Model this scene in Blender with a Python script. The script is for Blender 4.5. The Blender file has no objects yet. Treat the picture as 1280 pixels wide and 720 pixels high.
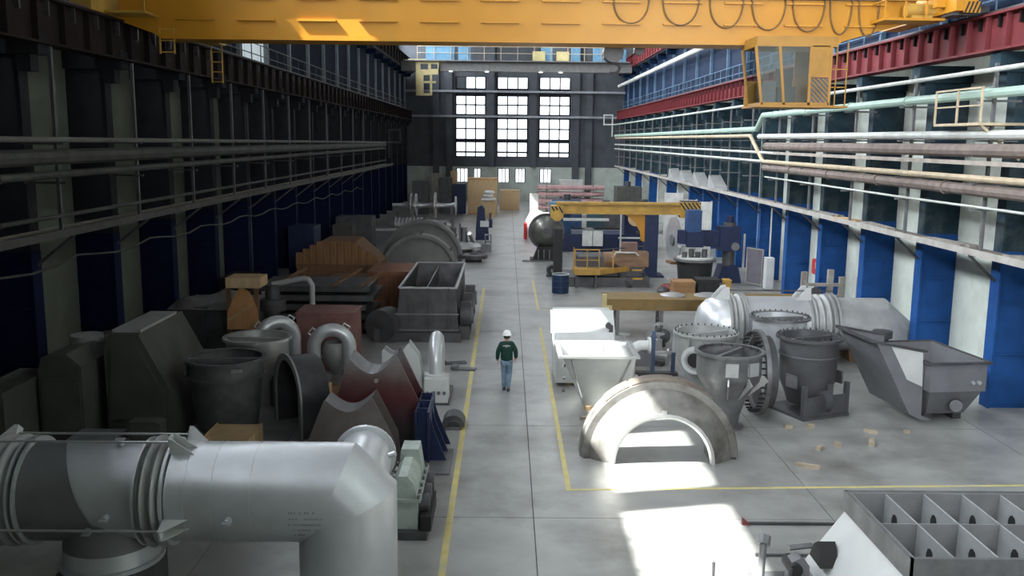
import bpy, bmesh, math, random
from mathutils import Vector, Matrix
rnd = random.Random(7)
SC = bpy.context.scene
COL = SC.collection
PI = math.pi
R = math.radians

# ---------------------------------------------------------------- camera
cam_d = bpy.data.cameras.new('camera'); cam = bpy.data.objects.new('camera', cam_d); COL.objects.link(cam)
F_PX = 1150.0
cam_d.sensor_width = 36.0; cam_d.sensor_fit = 'HORIZONTAL'; cam_d.lens = 36.0 * F_PX / 1280.0
cam_d.clip_end = 400
PITCH = math.atan(185 / F_PX); YAW = math.atan(8 / F_PX); ROLL = R(0.6)
cam.matrix_world = Matrix.Translation((0, 0, 7.44)) @ (Matrix.Rotation(-YAW, 4, 'Z') @ Matrix.Rotation(PI / 2 - PITCH, 4, 'X') @ Matrix.Rotation(ROLL, 4, 'Z'))
SC.camera = cam

# ---------------------------------------------------------------- light
SC.view_settings.view_transform = 'Standard'; SC.view_settings.look = 'None'
SC.view_settings.gamma = 1.0; SC.view_settings.use_curve_mapping = False
SC.view_settings.exposure = 0.0
w = bpy.data.worlds.new('sky'); SC.world = w; w.use_nodes = True
bg = w.node_tree.nodes['Background']; bg.inputs[0].default_value = (0.80, 0.88, 1.0, 1); bg.inputs[1].default_value = 2.0

SUN_EL, SUN_AZ = R(50), R(12)       # from the left, a little from behind the camera
sd = Vector((math.cos(SUN_EL) * math.cos(SUN_AZ), math.cos(SUN_EL) * math.sin(SUN_AZ), -math.sin(SUN_EL)))
ld = bpy.data.lights.new('sun', 'SUN'); ld.energy = 55.0; ld.angle = R(0.6); ld.color = (1.0, 0.97, 0.90)
sun = bpy.data.objects.new('sun', ld); COL.objects.link(sun)
sun.rotation_euler = sd.to_track_quat('-Z', 'Y').to_euler(); sun.location = (-40, 20, 50)

def area(name, loc, look, sx, sy, power, col):
    l = bpy.data.lights.new(name, 'AREA'); l.shape = 'RECTANGLE'; l.size = sx; l.size_y = sy; l.energy = power; l.color = col
    o = bpy.data.objects.new(name, l); COL.objects.link(o); o.location = loc
    o.rotation_euler = Vector(look).to_track_quat('-Z', 'Y').to_euler()
    return o
# clerestory daylight, then two added fill lamps with no window: roof and rear
area('clerestory_daylight', (-13.1, 52, 19.35), (1, 0, 0), 120, 4.8, 44000, (0.86, 0.93, 1.0))
area('roof_fill', (4.0, 52, 21.2), (0.9, 0, -0.44), 118, 4.0, 16000, (0.90, 0.95, 1.0))  # added fill, tilted right so the left side stays dim
rear_lamp = area('rear_fill', (8.5, -7.4, 11), (.02, 1, .02), 9, 8, 1300, (0.92, 0.96, 1.0)); rear_lamp.data.spread = R(62)   # narrow spread keeps this added fill off the left side

# ---------------------------------------------------------------- materials
MATS = {}
def mat(name, col, rough=.6, metal=0., var=.15, scale=2.5, stain=None, samt=.5, sscale=.7, bump=0., spec=.3, stretch=None, emit=0.):
    if name in MATS: return MATS[name]
    m = bpy.data.materials.new(name); m.use_nodes = True; nt = m.node_tree; N = nt.nodes; L = nt.links
    b = N['Principled BSDF']
    b.inputs['Roughness'].default_value = rough; b.inputs['Metallic'].default_value = metal
    b.inputs['Specular IOR Level'].default_value = spec
    tc = N.new('ShaderNodeTexCoord'); mp = N.new('ShaderNodeMapping'); L.new(tc.outputs['Object'], mp.inputs[0])
    if stretch: mp.inputs['Scale'].default_value = stretch
    n1 = N.new('ShaderNodeTexNoise'); n1.inputs['Scale'].default_value = scale; n1.inputs['Detail'].default_value = 5; L.new(mp.outputs[0], n1.inputs['Vector'])
    cr = N.new('ShaderNodeValToRGB'); L.new(n1.outputs['Fac'], cr.inputs[0])
    cr.color_ramp.elements[0].position = .3; cr.color_ramp.elements[1].position = .7
    cr.color_ramp.elements[0].color = (*[max(0, c * (1 - var)) for c in col], 1)
    cr.color_ramp.elements[1].color = (*[min(1, c * (1 + var)) for c in col], 1)
    out = cr.outputs[0]
    if stain:
        n2 = N.new('ShaderNodeTexNoise'); n2.inputs['Scale'].default_value = sscale; n2.inputs['Detail'].default_value = 8; n2.inputs['Roughness'].default_value = .65
        L.new(mp.outputs[0], n2.inputs['Vector'])
        r2 = N.new('ShaderNodeValToRGB'); L.new(n2.outputs['Fac'], r2.inputs[0])
        r2.color_ramp.elements[0].position = .48; r2.color_ramp.elements[1].position = .68
        r2.color_ramp.elements[0].color = (0, 0, 0, 1); r2.color_ramp.elements[1].color = (samt, samt, samt, 1)
        mx = N.new('ShaderNodeMixRGB'); L.new(r2.outputs[0], mx.inputs[0]); L.new(out, mx.inputs[1]); mx.inputs[2].default_value = (*stain, 1)
        out = mx.outputs[0]
    L.new(out, b.inputs['Base Color'])
    if bump:
        n3 = N.new('ShaderNodeTexNoise'); n3.inputs['Scale'].default_value = scale * 6; n3.inputs['Detail'].default_value = 4; L.new(mp.outputs[0], n3.inputs['Vector'])
        bp = N.new('ShaderNodeBump'); bp.inputs['Strength'].default_value = bump; bp.inputs['Distance'].default_value = .02
        L.new(n3.outputs['Fac'], bp.inputs['Height']); L.new(bp.outputs[0], b.inputs['Normal'])
    if emit:
        b.inputs['Emission Color'].default_value = (*col, 1); b.inputs['Emission Strength'].default_value = emit
    MATS[name] = m
    return m

concrete = mat('concrete_floor', (.255, .255, .242), .34, 0, .13, 1.2, (.105, .098, .088), .85, .35, .05, spec=.5)
joint = mat('joint_filler', (.07, .07, .065), .9)
yline = mat('yellow_floor_paint', (.52, .44, .17), .6, 0, .15, 4, (.33, .32, .28), .75, 2.0)
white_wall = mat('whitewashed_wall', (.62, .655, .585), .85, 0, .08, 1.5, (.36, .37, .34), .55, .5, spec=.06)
shaded_wall = mat('shaded_whitewash', (.115, .125, .10), .9, 0, .12, 1.2, (.10, .10, .09), .6, .5, spec=.06)  # whitewash darkened in colour for the shade on the left wall
dark_wall = mat('grey_gable_wall', (.066, .070, .078), .85, 0, .15, .8, spec=.06)
pale_green = mat('pale_green_wall', (.36, .39, .35), .85, 0, .12, .8, (.16, .17, .16), .5, .5, spec=.06)
roof_m = mat('roof_sheet', (.06, .06, .065), .8, spec=.06)
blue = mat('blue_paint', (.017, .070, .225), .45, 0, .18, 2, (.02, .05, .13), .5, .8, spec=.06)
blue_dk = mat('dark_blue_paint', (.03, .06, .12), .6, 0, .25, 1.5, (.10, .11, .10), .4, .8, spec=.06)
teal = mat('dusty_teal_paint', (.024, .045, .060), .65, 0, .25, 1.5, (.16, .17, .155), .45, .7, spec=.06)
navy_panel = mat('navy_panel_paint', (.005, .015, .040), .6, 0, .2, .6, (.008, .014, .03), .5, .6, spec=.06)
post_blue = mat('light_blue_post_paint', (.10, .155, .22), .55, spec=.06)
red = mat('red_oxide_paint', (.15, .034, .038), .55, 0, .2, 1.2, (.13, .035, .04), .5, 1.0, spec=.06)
red_dk = mat('dark_maroon_paint', (.020, .014, .014), .7, 0, .2, 1.5, spec=.06)  # maroon taken near black to hold the left girder's shade
crane_y = mat('crane_yellow_paint', (.42, .185, .012), .42, 0, .08, .8, (.42, .21, .03), .4, .7)
crane_y2 = mat('dusty_yellow_paint', (.42, .25, .05), .5, 0, .2, 2, (.18, .12, .05), .5, 1.5)
pale_y = mat('pale_yellow_paint', (.44, .37, .18), .5, 0, .12, 2)
black = mat('black_rubber', (.02, .02, .02), .6)
dark_steel = mat('dark_steel', (.075, .075, .08), .5, .4, .3, 2, (.12, .10, .085), .4, 1.2)
mid_steel = mat('weathered_steel', (.16, .16, .165), .5, .5, .25, 2.5, (.10, .095, .09), .5, 1.4)
trestle_y = mat('dull_trestle_paint', (.18, .115, .038), .6, 0, .2, 2, (.13, .10, .06), .6, 1.5)
dome_grey = mat('dome_grey_paint', (.17, .17, .16), .6, 0, .15, 1.5)
lite_steel = mat('bright_machined_steel', (.50, .50, .50), .35, .7, .15, 3, (.25, .24, .23), .4, 1.5)
silver = mat('silver_paint', (.54, .555, .57), .36, .5, .06, 2, (.40, .41, .42), .4, .8)
silver2 = mat('dull_silver_paint', (.33, .335, .33), .5, .25, .12, 2.5, (.25, .25, .24), .5, 1.1)
white_p = mat('white_primer', (.52, .53, .52), .5, 0, .08, 2, (.45, .45, .43), .4, 1.0)
grey_p = mat('grey_primer', (.16, .16, .17), .5, .1, .12, 2, (.16, .155, .15), .5, 1.2)
rust_steel = mat('rust_toned_steel', (.20, .165, .135), .5, .45, .25, 2.5, (.12, .07, .045), .6, 1.5)
prim_red = mat('red_primer', (.16, .045, .045), .6, 0, .25, 1.5, (.07, .05, .05), .6, .9)
navy = mat('navy_paint', (.010, .018, .055), .5, 0, .2)
greengrey = mat('green_grey_paint', (.36, .41, .37), .5, 0, .12, 3, (.15, .17, .15), .5, 2)
wood = mat('pale_wood', (.46, .32, .18), .75, 0, .2, 3, (.26, .17, .09), .5, 1.4, 0, .3, (1, 1, .25))
wood_o = mat('orange_plywood', (.46, .24, .10), .7, 0, .2, 3, (.28, .14, .06), .5, 1.5, 0, .3, (4, 4, .3))
wood_b = mat('brown_board', (.16, .085, .045), .8, 0, .25, 3, (.08, .05, .03), .5, 1.5, 0, .3, (4, 4, .3))
wood_g = mat('grey_weathered_wood', (.27, .25, .22), .85, 0, .25, 3, (.13, .11, .09), .5, 2)
casing_grey = mat('casing_grey_paint', (.075, .075, .068), .7, 0, .15, 1.5, (.10, .10, .09), .5, .8, spec=.08)  # grey lowered so it carries the shade over the left casings
pipe_green = mat('pale_green_pipe_paint', (.34, .47, .40), .45, 0, .12, 2, (.30, .36, .32), .5, 1)
pipe_white = mat('white_pipe_paint', (.48, .49, .46), .5, 0, .12, 3, (.35, .34, .31), .5, 1)
pipe_tan = mat('tan_pipe_paint', (.46, .37, .25), .55, 0, .15, 3, (.30, .24, .18), .5, 1)
pipe_brown = mat('brown_lagging', (.19, .15, .13), .75, 0, .25, 3, (.12, .09, .08), .5, 1.2)
pipe_grey = mat('shaded_grey_pipe_paint', (.05, .049, .047), .6, 0, .2, 3, (.10, .10, .09), .5, 1, spec=.08)  # left wall pipes: their shade is mixed into the grey
dirt = mat('brown_dust', (.20, .17, .14), .95, 0, .3, 3)
lblue = mat('sky_blue_cabinet_paint', (.10, .22, .33), .5)
red_p = mat('signal_red_paint', (.45, .03, .03), .5)
rag = mat('white_sheeting', (.50, .49, .47), .7)
jacket_m = mat('dark_green_cloth', (.008, .036, .026), .8, 0, .2, 12)
jeans_m = mat('blue_denim', (.13, .19, .26), .85, 0, .25, 12)
skin_m = mat('skin', (.42, .25, .18), .6, 0, .05)
hair_m = mat('dark_hair', (.03, .025, .02), .7)
helmet_m = mat('white_plastic', (.80, .80, .78), .35)
shoe_m = mat('dark_shoe', (.03, .035, .05), .6)

def glass(name, col, fac):
    m = bpy.data.materials.new(name); m.use_nodes = True; nt = m.node_tree; nt.nodes.clear()
    o = nt.nodes.new('ShaderNodeOutputMaterial'); t = nt.nodes.new('ShaderNodeBsdfTransparent'); g = nt.nodes.new('ShaderNodeBsdfGlossy')
    t.inputs[0].default_value = (*col, 1); g.inputs['Roughness'].default_value = .06
    mx = nt.nodes.new('ShaderNodeMixShader'); mx.inputs[0].default_value = fac
    nt.links.new(t.outputs[0], mx.inputs[1]); nt.links.new(g.outputs[0], mx.inputs[2]); nt.links.new(mx.outputs[0], o.inputs[0])
    return m
clear_glass = glass('clear_glass', (.92, .95, .96), .08)
cab_glass = glass('cab_glass', (.82, .85, .85), .06)
cab_y = mat('shaded_cab_paint', (.30, .15, .025), .5, 0, .15, 2)  # crane yellow darkened for the shade on the cab
chip = mat('grey_chip_wood', (.33, .28, .21), .85, 0, .2, 4)
day_pane = mat('daylit_window_glass', (.93, .96, 1.0), .3, 0, .02, emit=1.6)
frame_m = mat('dark_window_frame', (.02, .021, .024), .9, spec=.05)
dim_pane = mat('opaque_daylit_glass', (.55, .62, .66), .4, 0, .1, emit=.55)
lamp_m = mat('lamp_glow', (1, .95, .85), .4, emit=3.0)

# ---------------------------------------------------------------- mesh helpers
class B:
    def __init__(s): s.v = []; s.f = []
    def add(s, vs, fs):
        o = len(s.v); s.v += [tuple(v) for v in vs]; s.f += [tuple(i + o for i in f) for f in fs]; return s
    def box(s, x0, x1, y0, y1, z0, z1):
        return s.add([(x0,y0,z0),(x1,y0,z0),(x1,y1,z0),(x0,y1,z0),(x0,y0,z1),(x1,y0,z1),(x1,y1,z1),(x0,y1,z1)],
                     [(0,3,2,1),(4,5,6,7),(0,1,5,4),(1,2,6,5),(2,3,7,6),(3,0,4,7)])
    def bar(s, p, q, wd, ht=None):          # square bar between two points
        p = Vector(p); q = Vector(q); d = (q - p).normalized(); ht = ht or wd
        up = Vector((0, 0, 1)) if abs(d.z) < .95 else Vector((0, 1, 0))
        a = d.cross(up).normalized(); b = a.cross(d)
        vs = []
        for c in (p, q):
            for sx, sy in ((-1,-1),(1,-1),(1,1),(-1,1)): vs.append(c + a * wd / 2 * sx + b * ht / 2 * sy)
        return s.add(vs, [(0,1,2,3),(7,6,5,4),(0,4,5,1),(1,5,6,2),(2,6,7,3),(3,7,4,0)])
    def hexa(s, lo, hi):                    # lo, hi: four corners each
        return s.add(list(lo) + list(hi), [(0,3,2,1),(4,5,6,7),(0,1,5,4),(1,2,6,5),(2,3,7,6),(3,0,4,7)])
    def cyl(s, p, q, r, r2=None, n=16, caps=True):
        p = Vector(p); q = Vector(q); r2 = r if r2 is None else r2; d = (q - p).normalized()
        up = Vector((0, 0, 1)) if abs(d.z) < .95 else Vector((1, 0, 0))
        a = d.cross(up).normalized(); b = a.cross(d); vs = []
        for c, rr in ((p, r), (q, r2)):
            for i in range(n):
                t = 2 * PI * i / n; vs.append(c + a * rr * math.cos(t) + b * rr * math.sin(t))
        fs = [(i, (i + 1) % n, n + (i + 1) % n, n + i) for i in range(n)]
        if caps: fs += [tuple(range(n))[::-1], tuple(range(n, 2 * n))]
        return s.add(vs, fs)
    def tube(s, pts, r, n=8, caps=True):    # mitred sweep
        P = [Vector(p) for p in pts]; m = len(P); dirs = [(P[i + 1] - P[i]).normalized() for i in range(m - 1)]
        d0 = dirs[0]; up = Vector((0, 0, 1)) if abs(d0.z) < .9 else Vector((0, 1, 0))
        a = d0.cross(up).normalized(); b = a.cross(d0)
        ring = [P[0] + a * r * math.cos(2 * PI * i / n) + b * r * math.sin(2 * PI * i / n) for i in range(n)]
        vs = list(ring)
        for k in range(1, m):
            d = dirs[k - 1]; nn = (dirs[k - 1] + dirs[k]).normalized() if k < m - 1 else d
            ring = [v + d * ((P[k] - v).dot(nn) / d.dot(nn)) for v in ring]; vs += ring
        fs = [(k * n + i, k * n + (i + 1) % n, (k + 1) * n + (i + 1) % n, (k + 1) * n + i) for k in range(m - 1) for i in range(n)]
        if caps: fs += [tuple(range(n))[::-1], tuple(range((m - 1) * n, m * n))]
        return s.add(vs, fs)
    def lathe(s, prof, n=28, o=(0, 0, 0), axis='Z', a0=0., a1=2 * PI, closed=False):
        # prof: (radius, height); axis Z, X or Y; closed: join last profile point to the first
        full = abs(a1 - a0 - 2 * PI) < 1e-6; k = n if full else n + 1; vs = []
        for i in range(k):
            t = a0 + (a1 - a0) * i / n; c, q = math.cos(t), math.sin(t)
            for r, h in prof:
                if axis == 'Z': p = (r * c, r * q, h)
                elif axis == 'X': p = (h, r * c, r * q)
                else: p = (r * c, h, r * q)
                vs.append((p[0] + o[0], p[1] + o[1], p[2] + o[2]))
        m = len(prof); fs = []
        for i in range(n):
            j = (i + 1) % k
            for e in range(m if closed else m - 1):
                g = (e + 1) % m; fs.append((i * m + e, j * m + e, j * m + g, i * m + g))
        if closed and not full: fs += [tuple(range(m)), tuple(range((k - 1) * m, k * m))[::-1]]
        return s.add(vs, fs)
    def prism(s, poly, a, b, axis='Y'):     # 2-D outline extruded along an axis
        n = len(poly); vs = []
        for h in (a, b):
            for u, v in poly: vs.append((u, h, v) if axis == 'Y' else ((h, u, v) if axis == 'X' else (u, v, h)))
        fs = [tuple(range(n)), tuple(range(n, 2 * n))[::-1]] + [(i, n + i, n + (i + 1) % n, (i + 1) % n) for i in range(n)]
        return s.add(vs, fs)
    def shell(s, lo, hi, t):                # open-topped box of plates between two quads (x0,x1,y0,y1,z)
        def q(c, d): x0, x1, y0, y1, z = c; return [(x0 + d, y0 + d, z), (x1 - d, y0 + d, z), (x1 - d, y1 - d, z), (x0 + d, y1 - d, z)]
        vs = q(lo, 0) + q(hi, 0) + q(hi, t) + q((lo[0], lo[1], lo[2], lo[3], lo[4] + t), t)
        fs = [(0,3,2,1)]
        for i in range(4):
            j = (i + 1) % 4; fs += [(i, j, 4 + j, 4 + i), (4 + i, 4 + j, 8 + j, 8 + i), (8 + i, 8 + j, 12 + j, 12 + i)]
        fs += [(12, 13, 14, 15)]
        return s.add(vs, fs)
    def rot(s, M, start=0):
        s.v[start:] = [tuple(M @ Vector(v)) for v in s.v[start:]]; return s
    def build(s, name, m, parent=None, loc=None, rz=0., smooth=True, ang=35):
        me = bpy.data.meshes.new(name); me.from_pydata(s.v, [], s.f); me.update()
        bm = bmesh.new(); bm.from_mesh(me); bmesh.ops.recalc_face_normals(bm, faces=bm.faces); bm.to_mesh(me); bm.free()
        if smooth:
            me.polygons.foreach_set('use_smooth', [True] * len(me.polygons)); me.set_sharp_from_angle(angle=R(ang))
        me.materials.append(m)
        o = bpy.data.objects.new(name, me); COL.objects.link(o)
        if parent: o.parent = parent
        if loc: o.location = loc
        if rz: o.rotation_euler.z = rz
        return o

def tag(o, label=None, cat=None, group=None, kind=None):
    if label: o['label'] = label
    if cat: o['category'] = cat
    if group: o['group'] = group
    if kind: o['kind'] = kind
    return o
def thing(name, label, cat, loc=(0, 0, 0), rz=0., group=None):
    o = bpy.data.objects.new(name, None); COL.objects.link(o); o.location = loc; o.rotation_euler.z = rz
    o.empty_display_size = .2
    return tag(o, label, cat, group)
def inst(src, parent, loc=(0, 0, 0), rot=None, scale=None):      # another piece with the same mesh
    o = src.copy(); COL.objects.link(o); o.parent = parent; o.location = loc
    if rot: o.rotation_euler = rot
    if scale: o.scale = scale
    return o
def struct(o): return tag(o, kind='structure')
def bolts(b, c, r, n, br, h, axis='Z', a0=0, a1=2 * PI):
    for i in range(n):
        t = a0 + (a1 - a0) * i / n; u, v = r * math.cos(t), r * math.sin(t)
        if axis == 'Z': p = Vector((c[0] + u, c[1] + v, c[2])); d = Vector((0, 0, h))
        elif axis == 'X': p = Vector((c[0], c[1] + u, c[2] + v)); d = Vector((h, 0, 0))
        else: p = Vector((c[0] + u, c[1], c[2] + v)); d = Vector((0, h, 0))
        b.cyl(p, p + d, br, n=6)
    return b
ORD = ['nearest', 'second', 'third', 'fourth', 'fifth', 'sixth', 'seventh', 'eighth', 'ninth', 'tenth', 'eleventh', 'twelfth']

# ================================================================ the hall
XL, XR, YB, YF, ZT = -13.2, 15.0, 113.0, -8.0, 22.5
BAY = 4.9
LCOL = [23.4 + BAY * k for k in range(-3, 19)]
RCOL = [25.6 + BAY * k for k in range(-3, 18)]
# ---- floor: concrete slabs with open joints
fl = struct(B().box(XL - .4, XR + .4, YF - .4, YB + .4, -.4, -.03).build('floor', joint))
xs = [XL, -11.4, -5.4, .6, 6.6, 12.6, XR]; ys = [YF] + [17.4 + 6 * k for k in range(-4, 16)] + [YB]
for i in range(len(xs) - 1):
    for j in range(len(ys) - 1):
        B().box(xs[i] + .009, xs[i + 1] - .009, ys[j] + .009, ys[j + 1] - .009, -.05, 0).build('floor_slab', concrete, fl, smooth=False)
def floor_line(p, q, wd, label):
    p = Vector(p); q = Vector(q); d = (q - p).normalized(); a = Vector((-d.y, d.x)) * wd / 2
    o = B().hexa([(*(p - a), .0), (*(q - a), .0), (*(q + a), .0), (*(p + a), .0)], [(*(p - a), .004), (*(q - a), .004), (*(q + a), .004), (*(p + a), .004)]).build('floor_marking_line', yline, smooth=False)
    tag(o, label, 'floor marking', 'yellow floor lines')
floor_line((-1.05, 6), (-1.1, 46), .13, 'long yellow line painted along the left edge of the aisle')
floor_line((1.40, 18.85), (1.40, 36.3), .11, 'yellow line painted along the right edge of the aisle beside the steel hoppers')
floor_line((1.46, 40.2), (1.46, 49), .10, 'short faded yellow line on the right of the aisle before the yellow platform')
floor_line((1.45, 18.9), (12.2, 19.4), .09, 'thin yellow line painted across the floor from the aisle to the right wall')
floor_line((1.5, 40.2), (3.9, 40.1), .09, 'short yellow cross line on the floor near the yellow trestle beam')
# ---- roof
rf = struct(B().box(XL - .3, XR + .3, YF, YB, ZT, ZT + .3).build('ceiling', roof_m))
for k in range(12): B().box(XL, XR, 6 + 9.8 * k, 6.25 + 9.8 * k, ZT - .5, ZT).build('roof_beam', roof_m, rf)
# ---- rear gable behind the camera
struct(B().box(XL - .3, XR + .3, YF - .3, YF, 0, ZT).build('wall_rear', shaded_wall))

# ---- right wall
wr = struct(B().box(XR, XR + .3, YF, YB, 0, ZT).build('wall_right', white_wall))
def column_mesh(sgn):
    b = B().box(-.0, .06, -.24, .24, 0, 4.5)                      # flange towards the hall
    b.box(.06, 1.2, -.16, .2, 0, 4.5)
    for z in (.12, 1.55, 3.0, 4.3): b.box(.06, 1.19, -.2, -.16, z, z + .05)
    if sgn < 0: b.rot(Matrix.Scale(-1, 4, (1, 0, 0)))
    return b
def column_up(sgn):
    b = B().box(0, .06, -.22, .22, 4.5, 9.4).box(.06, 1.2, -.14, .18, 4.5, 9.4)
    b.box(-.55, 1.2, -.28, .28, 9.4, 9.93).box(-.3, .0, -.2, .2, 9.0, 9.4)
    if sgn < 0: b.rot(Matrix.Scale(-1, 4, (1, 0, 0)))
    return b
def columns(parent, x, rows, sgn, lowmat, upmat, farmat):
    src = column_mesh(sgn).build('column', lowmat, parent); up = column_up(sgn).build('column_head', upmat, src)
    far = None
    for i, y in enumerate(rows):
        if i == 0: o = src; o.location = (x, y, 0); continue
        if y > 72 and farmat and i % 2:
            if far is None: far = column_mesh(sgn).build('column', farmat, parent, (x, y, 0)); o = far
            else: o = inst(far, parent, (x, y, 0))
        else: o = inst(src, parent, (x, y, 0))
        inst(up, o)
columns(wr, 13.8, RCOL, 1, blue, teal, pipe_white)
# upper blue cladding between posts, above the crane runway
pan = None
for y in RCOL:
    if pan is None: pan = B().box(14.10, 14.16, .06, BAY - .06, 10.95, 15.2).build('wall_panel', navy_panel, wr, (0, y, 0)); ps = B().box(13.92, 14.14, -.09, .09, 10.95, 15.2).build('post', post_blue, wr, (0, y, 0))
    else: inst(pan, wr, (0, y, 0)); inst(ps, wr, (0, y, 0))
# horizontal timber-like girts on the mid wall (light window strips behind the pipes)
for i, y in enumerate(RCOL[:12]):
    if i % 3 != 2:
        B().box(14.93, 15.0, y + .9, y + BAY - .5, 7.9, 9.2).build('window_panel', MATS['opaque_daylit_glass'], wr) if False else None

# ---- left wall: masonry below, clerestory glazing above
WZ0, WZ1 = 16.9, 21.87
wl = struct(B().box(XL - .15, XL, YF, YB, 0, WZ0).box(XL - .15, XL, YF, YB, WZ1, ZT).build('wall_left', shaded_wall))
win0 = [15.45 + BAY * k for k in range(-4, 20)]
edges = [YF] + [e for y in win0 for e in (y, y + 3.8) if YF < e < YB] + [YB]
pier = []
prev = YF
for y in win0:
    if y + 3.8 > 96: break
    if y > prev and y < YB: pier.append((prev, y))
    prev = min(y + 3.8, YB)
if prev < YB: pier.append((prev, YB))  # far windows left out; added solid pier keeps sun off the gable
for a, c in pier: B().box(XL - .15, XL, a, c, WZ0, WZ1).build('pier', dark_wall, wl)
wn = 0
for y in win0:
    if y + 3.8 > 96 or y < YF: continue
    wn += 1
    fr = B()
    for k in range(1, 3): fr.box(XL - .1, XL - .05, y + 3.8 * k / 3 - (.03), y + 3.8 * k / 3 + .03, WZ0, WZ1)
    o = struct(fr.build('window_%d' % (wn + 10), dark_wall))
    for k in range(3): B().box(XL - .085, XL - .075, y + 3.8 * k / 3 + .025, y + 3.8 * (k + 1) / 3 - .025, WZ0, WZ1).build('pane', dim_pane if 29 < y < 63 else clear_glass, o, smooth=False)      # opaque panes added in some bays to hold back the sun
columns(wl, -12.0, LCOL, -1, mat('shaded_blue_paint', (.006, .009, .032), .7, 0, .2, spec=.06), mat('shaded_column_paint', (.022, .022, .026), .8, 0, .2, spec=.06), None)  # column paints darkened to include the left side's shade
pan = None
for i, y in enumerate(LCOL):
    if pan is None:
        pan = B().box(-12.36, -12.30, .06, BAY - .06, 10.8, 15.2).build('wall_panel', mat('shaded_slate_paint', (.011, .014, .026), .8, 0, .2, spec=.06), wl, (0, y, 0))  # left-side shade is worked into the panel colour
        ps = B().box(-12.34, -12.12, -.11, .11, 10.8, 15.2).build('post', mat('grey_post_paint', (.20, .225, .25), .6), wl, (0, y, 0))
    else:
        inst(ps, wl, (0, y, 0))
        if i in (4, 7):        # two bays of the upper left wall hold a daylit window instead of cladding
            f = struct(B().box(-12.36, -12.3, y + .1, y + 4.8, 10.8, 10.95).box(-12.36, -12.3, y + .1, y + 4.8, 14.9, 15.2).build('window_%d' % (40 + i), dark_wall))
            for a in range(4): B().box(-12.34, -12.32, y + .15 + a * 1.17, y + 1.24 + a * 1.17, 10.95, 14.9).build('pane', dim_pane, f, smooth=False)
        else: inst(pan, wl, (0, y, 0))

# ---- far gable wall with three tall windows
wins = [(-6.2, -2.65), (-1.2, 2.45), (3.88, 7.53)]
lows = [(-6.1, -4.75), (-4.0, -3.2), (-1.05, .25), (1.05, 2.2), (4.05, 5.4)]
tops = [(-6.5, -5.0), (-4.7, -3.5), (-3.3, -1.8), (-1.0, .8), (3.9, 5.2), (5.4, 6.6), (6.8, 8.0)]
def wall_cells(b, x0, x1, z0, z1, holes):
    cur = x0
    for a, c in sorted(holes):
        if a > cur: b.box(cur, a, YB, YB + .4, z0, z1)
        cur = c
    b.box(cur, x1, YB, YB + .4, z0, z1)
b = B(); b.box(XL, XR, YB, YB + .4, 4.2, 5.4); wall_cells(b, XL, XR, 5.4, 14.9, wins); b.box(XL, XR, YB, YB + .4, 14.9, 18.6); wall_cells(b, XL, XR, 18.6, 20.2, tops); b.box(XL, XR, YB, YB + .4, 20.2, ZT)
wb = struct(b.build('wall_back', dark_wall))
b = B(); b.box(XL, XR, YB - .05, YB + .4, 0, 2.3); wall_cells(b, XL, XR, 2.3, 4.0, lows); b.box(XL, XR, YB, YB + .4, 4.0, 4.2); b.build('wall_base', pale_green, wb)
for x in (-8.6, -7.0, -1.93, 3.16, 8.3, 9.9): B().box(x - .38, x + .38, YB - .4, YB, 0 if x < -6 or x > 8 else 4.2, 18.5).build('pilaster', dark_wall, wb)
rows = [(13.55, 14.85), (11.60, 12.60), (10.50, 11.55), (8.78, 9.90), (7.55, 8.72), (6.05, 7.10), (5.45, 5.85)]
for n, (a, c) in enumerate(wins):
    f = B(); wd = (c - a) / 3
    f.box(a, c, YB + .05, YB + .25, 12.6, 13.55).box(a, c, YB + .05, YB + .25, 9.9, 10.5).box(a, c, YB + .05, YB + .25, 7.1, 7.55).box(a, c, YB + .05, YB + .25, 5.85, 6.05)
    for k in range(4): f.box(a + wd * k - .075, a + wd * k + .075, YB + .0, YB + .2, 5.4, 14.9)
    f.box(a, c, YB + .0, YB + .2, 11.5, 11.66).box(a, c, YB + .0, YB + .2, 8.67, 8.83).box(a, c, YB + .06, YB + .2, 14.83, 14.95).box(a, c, YB + .06, YB + .2, 5.36, 5.47)
    o = struct(f.build('window_%d' % (n + 1), frame_m))
    for ri, (z0, z1) in enumerate(rows):
        for k in range(3):
            if n == 0 and k == 0 and ri in (0,): continue          # this pane is boarded up
            B().box(a + wd * k + .06, a + wd * (k + 1) - .06, YB + .10, YB + .13, z0 + .03, z1 - .03).build('pane', day_pane, o, smooth=False)
    if n == 0: B().box(a + .05, a + wd - .05, YB + .08, YB + .15, 13.5, 14.9).build('board', dark_wall, o)
for n, (a, c) in enumerate(lows):
    f = B().box(a, c, YB + .05, YB + .2, 2.28, 2.36).box(a, c, YB + .05, YB + .2, 3.93, 4.02); k3 = 3 if c - a > 1 else 2; wd = (c - a) / k3
    for k in range(k3 + 1): f.box(a + wd * k - .05, a + wd * k + .05, YB - .02, YB + .2, 2.3, 4.0)
    o = struct(f.build('window_%d' % (n + 4), frame_m))
    for k in range(k3): B().box(a + wd * k + .05, a + wd * (k + 1) - .05, YB + .1, YB + .13, 2.36, 3.93).build('pane', day_pane, o, smooth=False)
for n, (a, c) in enumerate(tops):
    o = struct(B().box(a, c, YB + .05, YB + .2, 18.55, 18.65).box(a, c, YB + .05, YB + .2, 20.1, 20.2).build('window_%d' % (n + 50), dark_wall))
    for k in range(2): B().box(a + (c - a) * k / 2 + .04, a + (c - a) * (k + 1) / 2 - .04, YB + .1, YB + .13, 18.65, 20.1).build('pane', day_pane, o, smooth=False)
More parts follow.
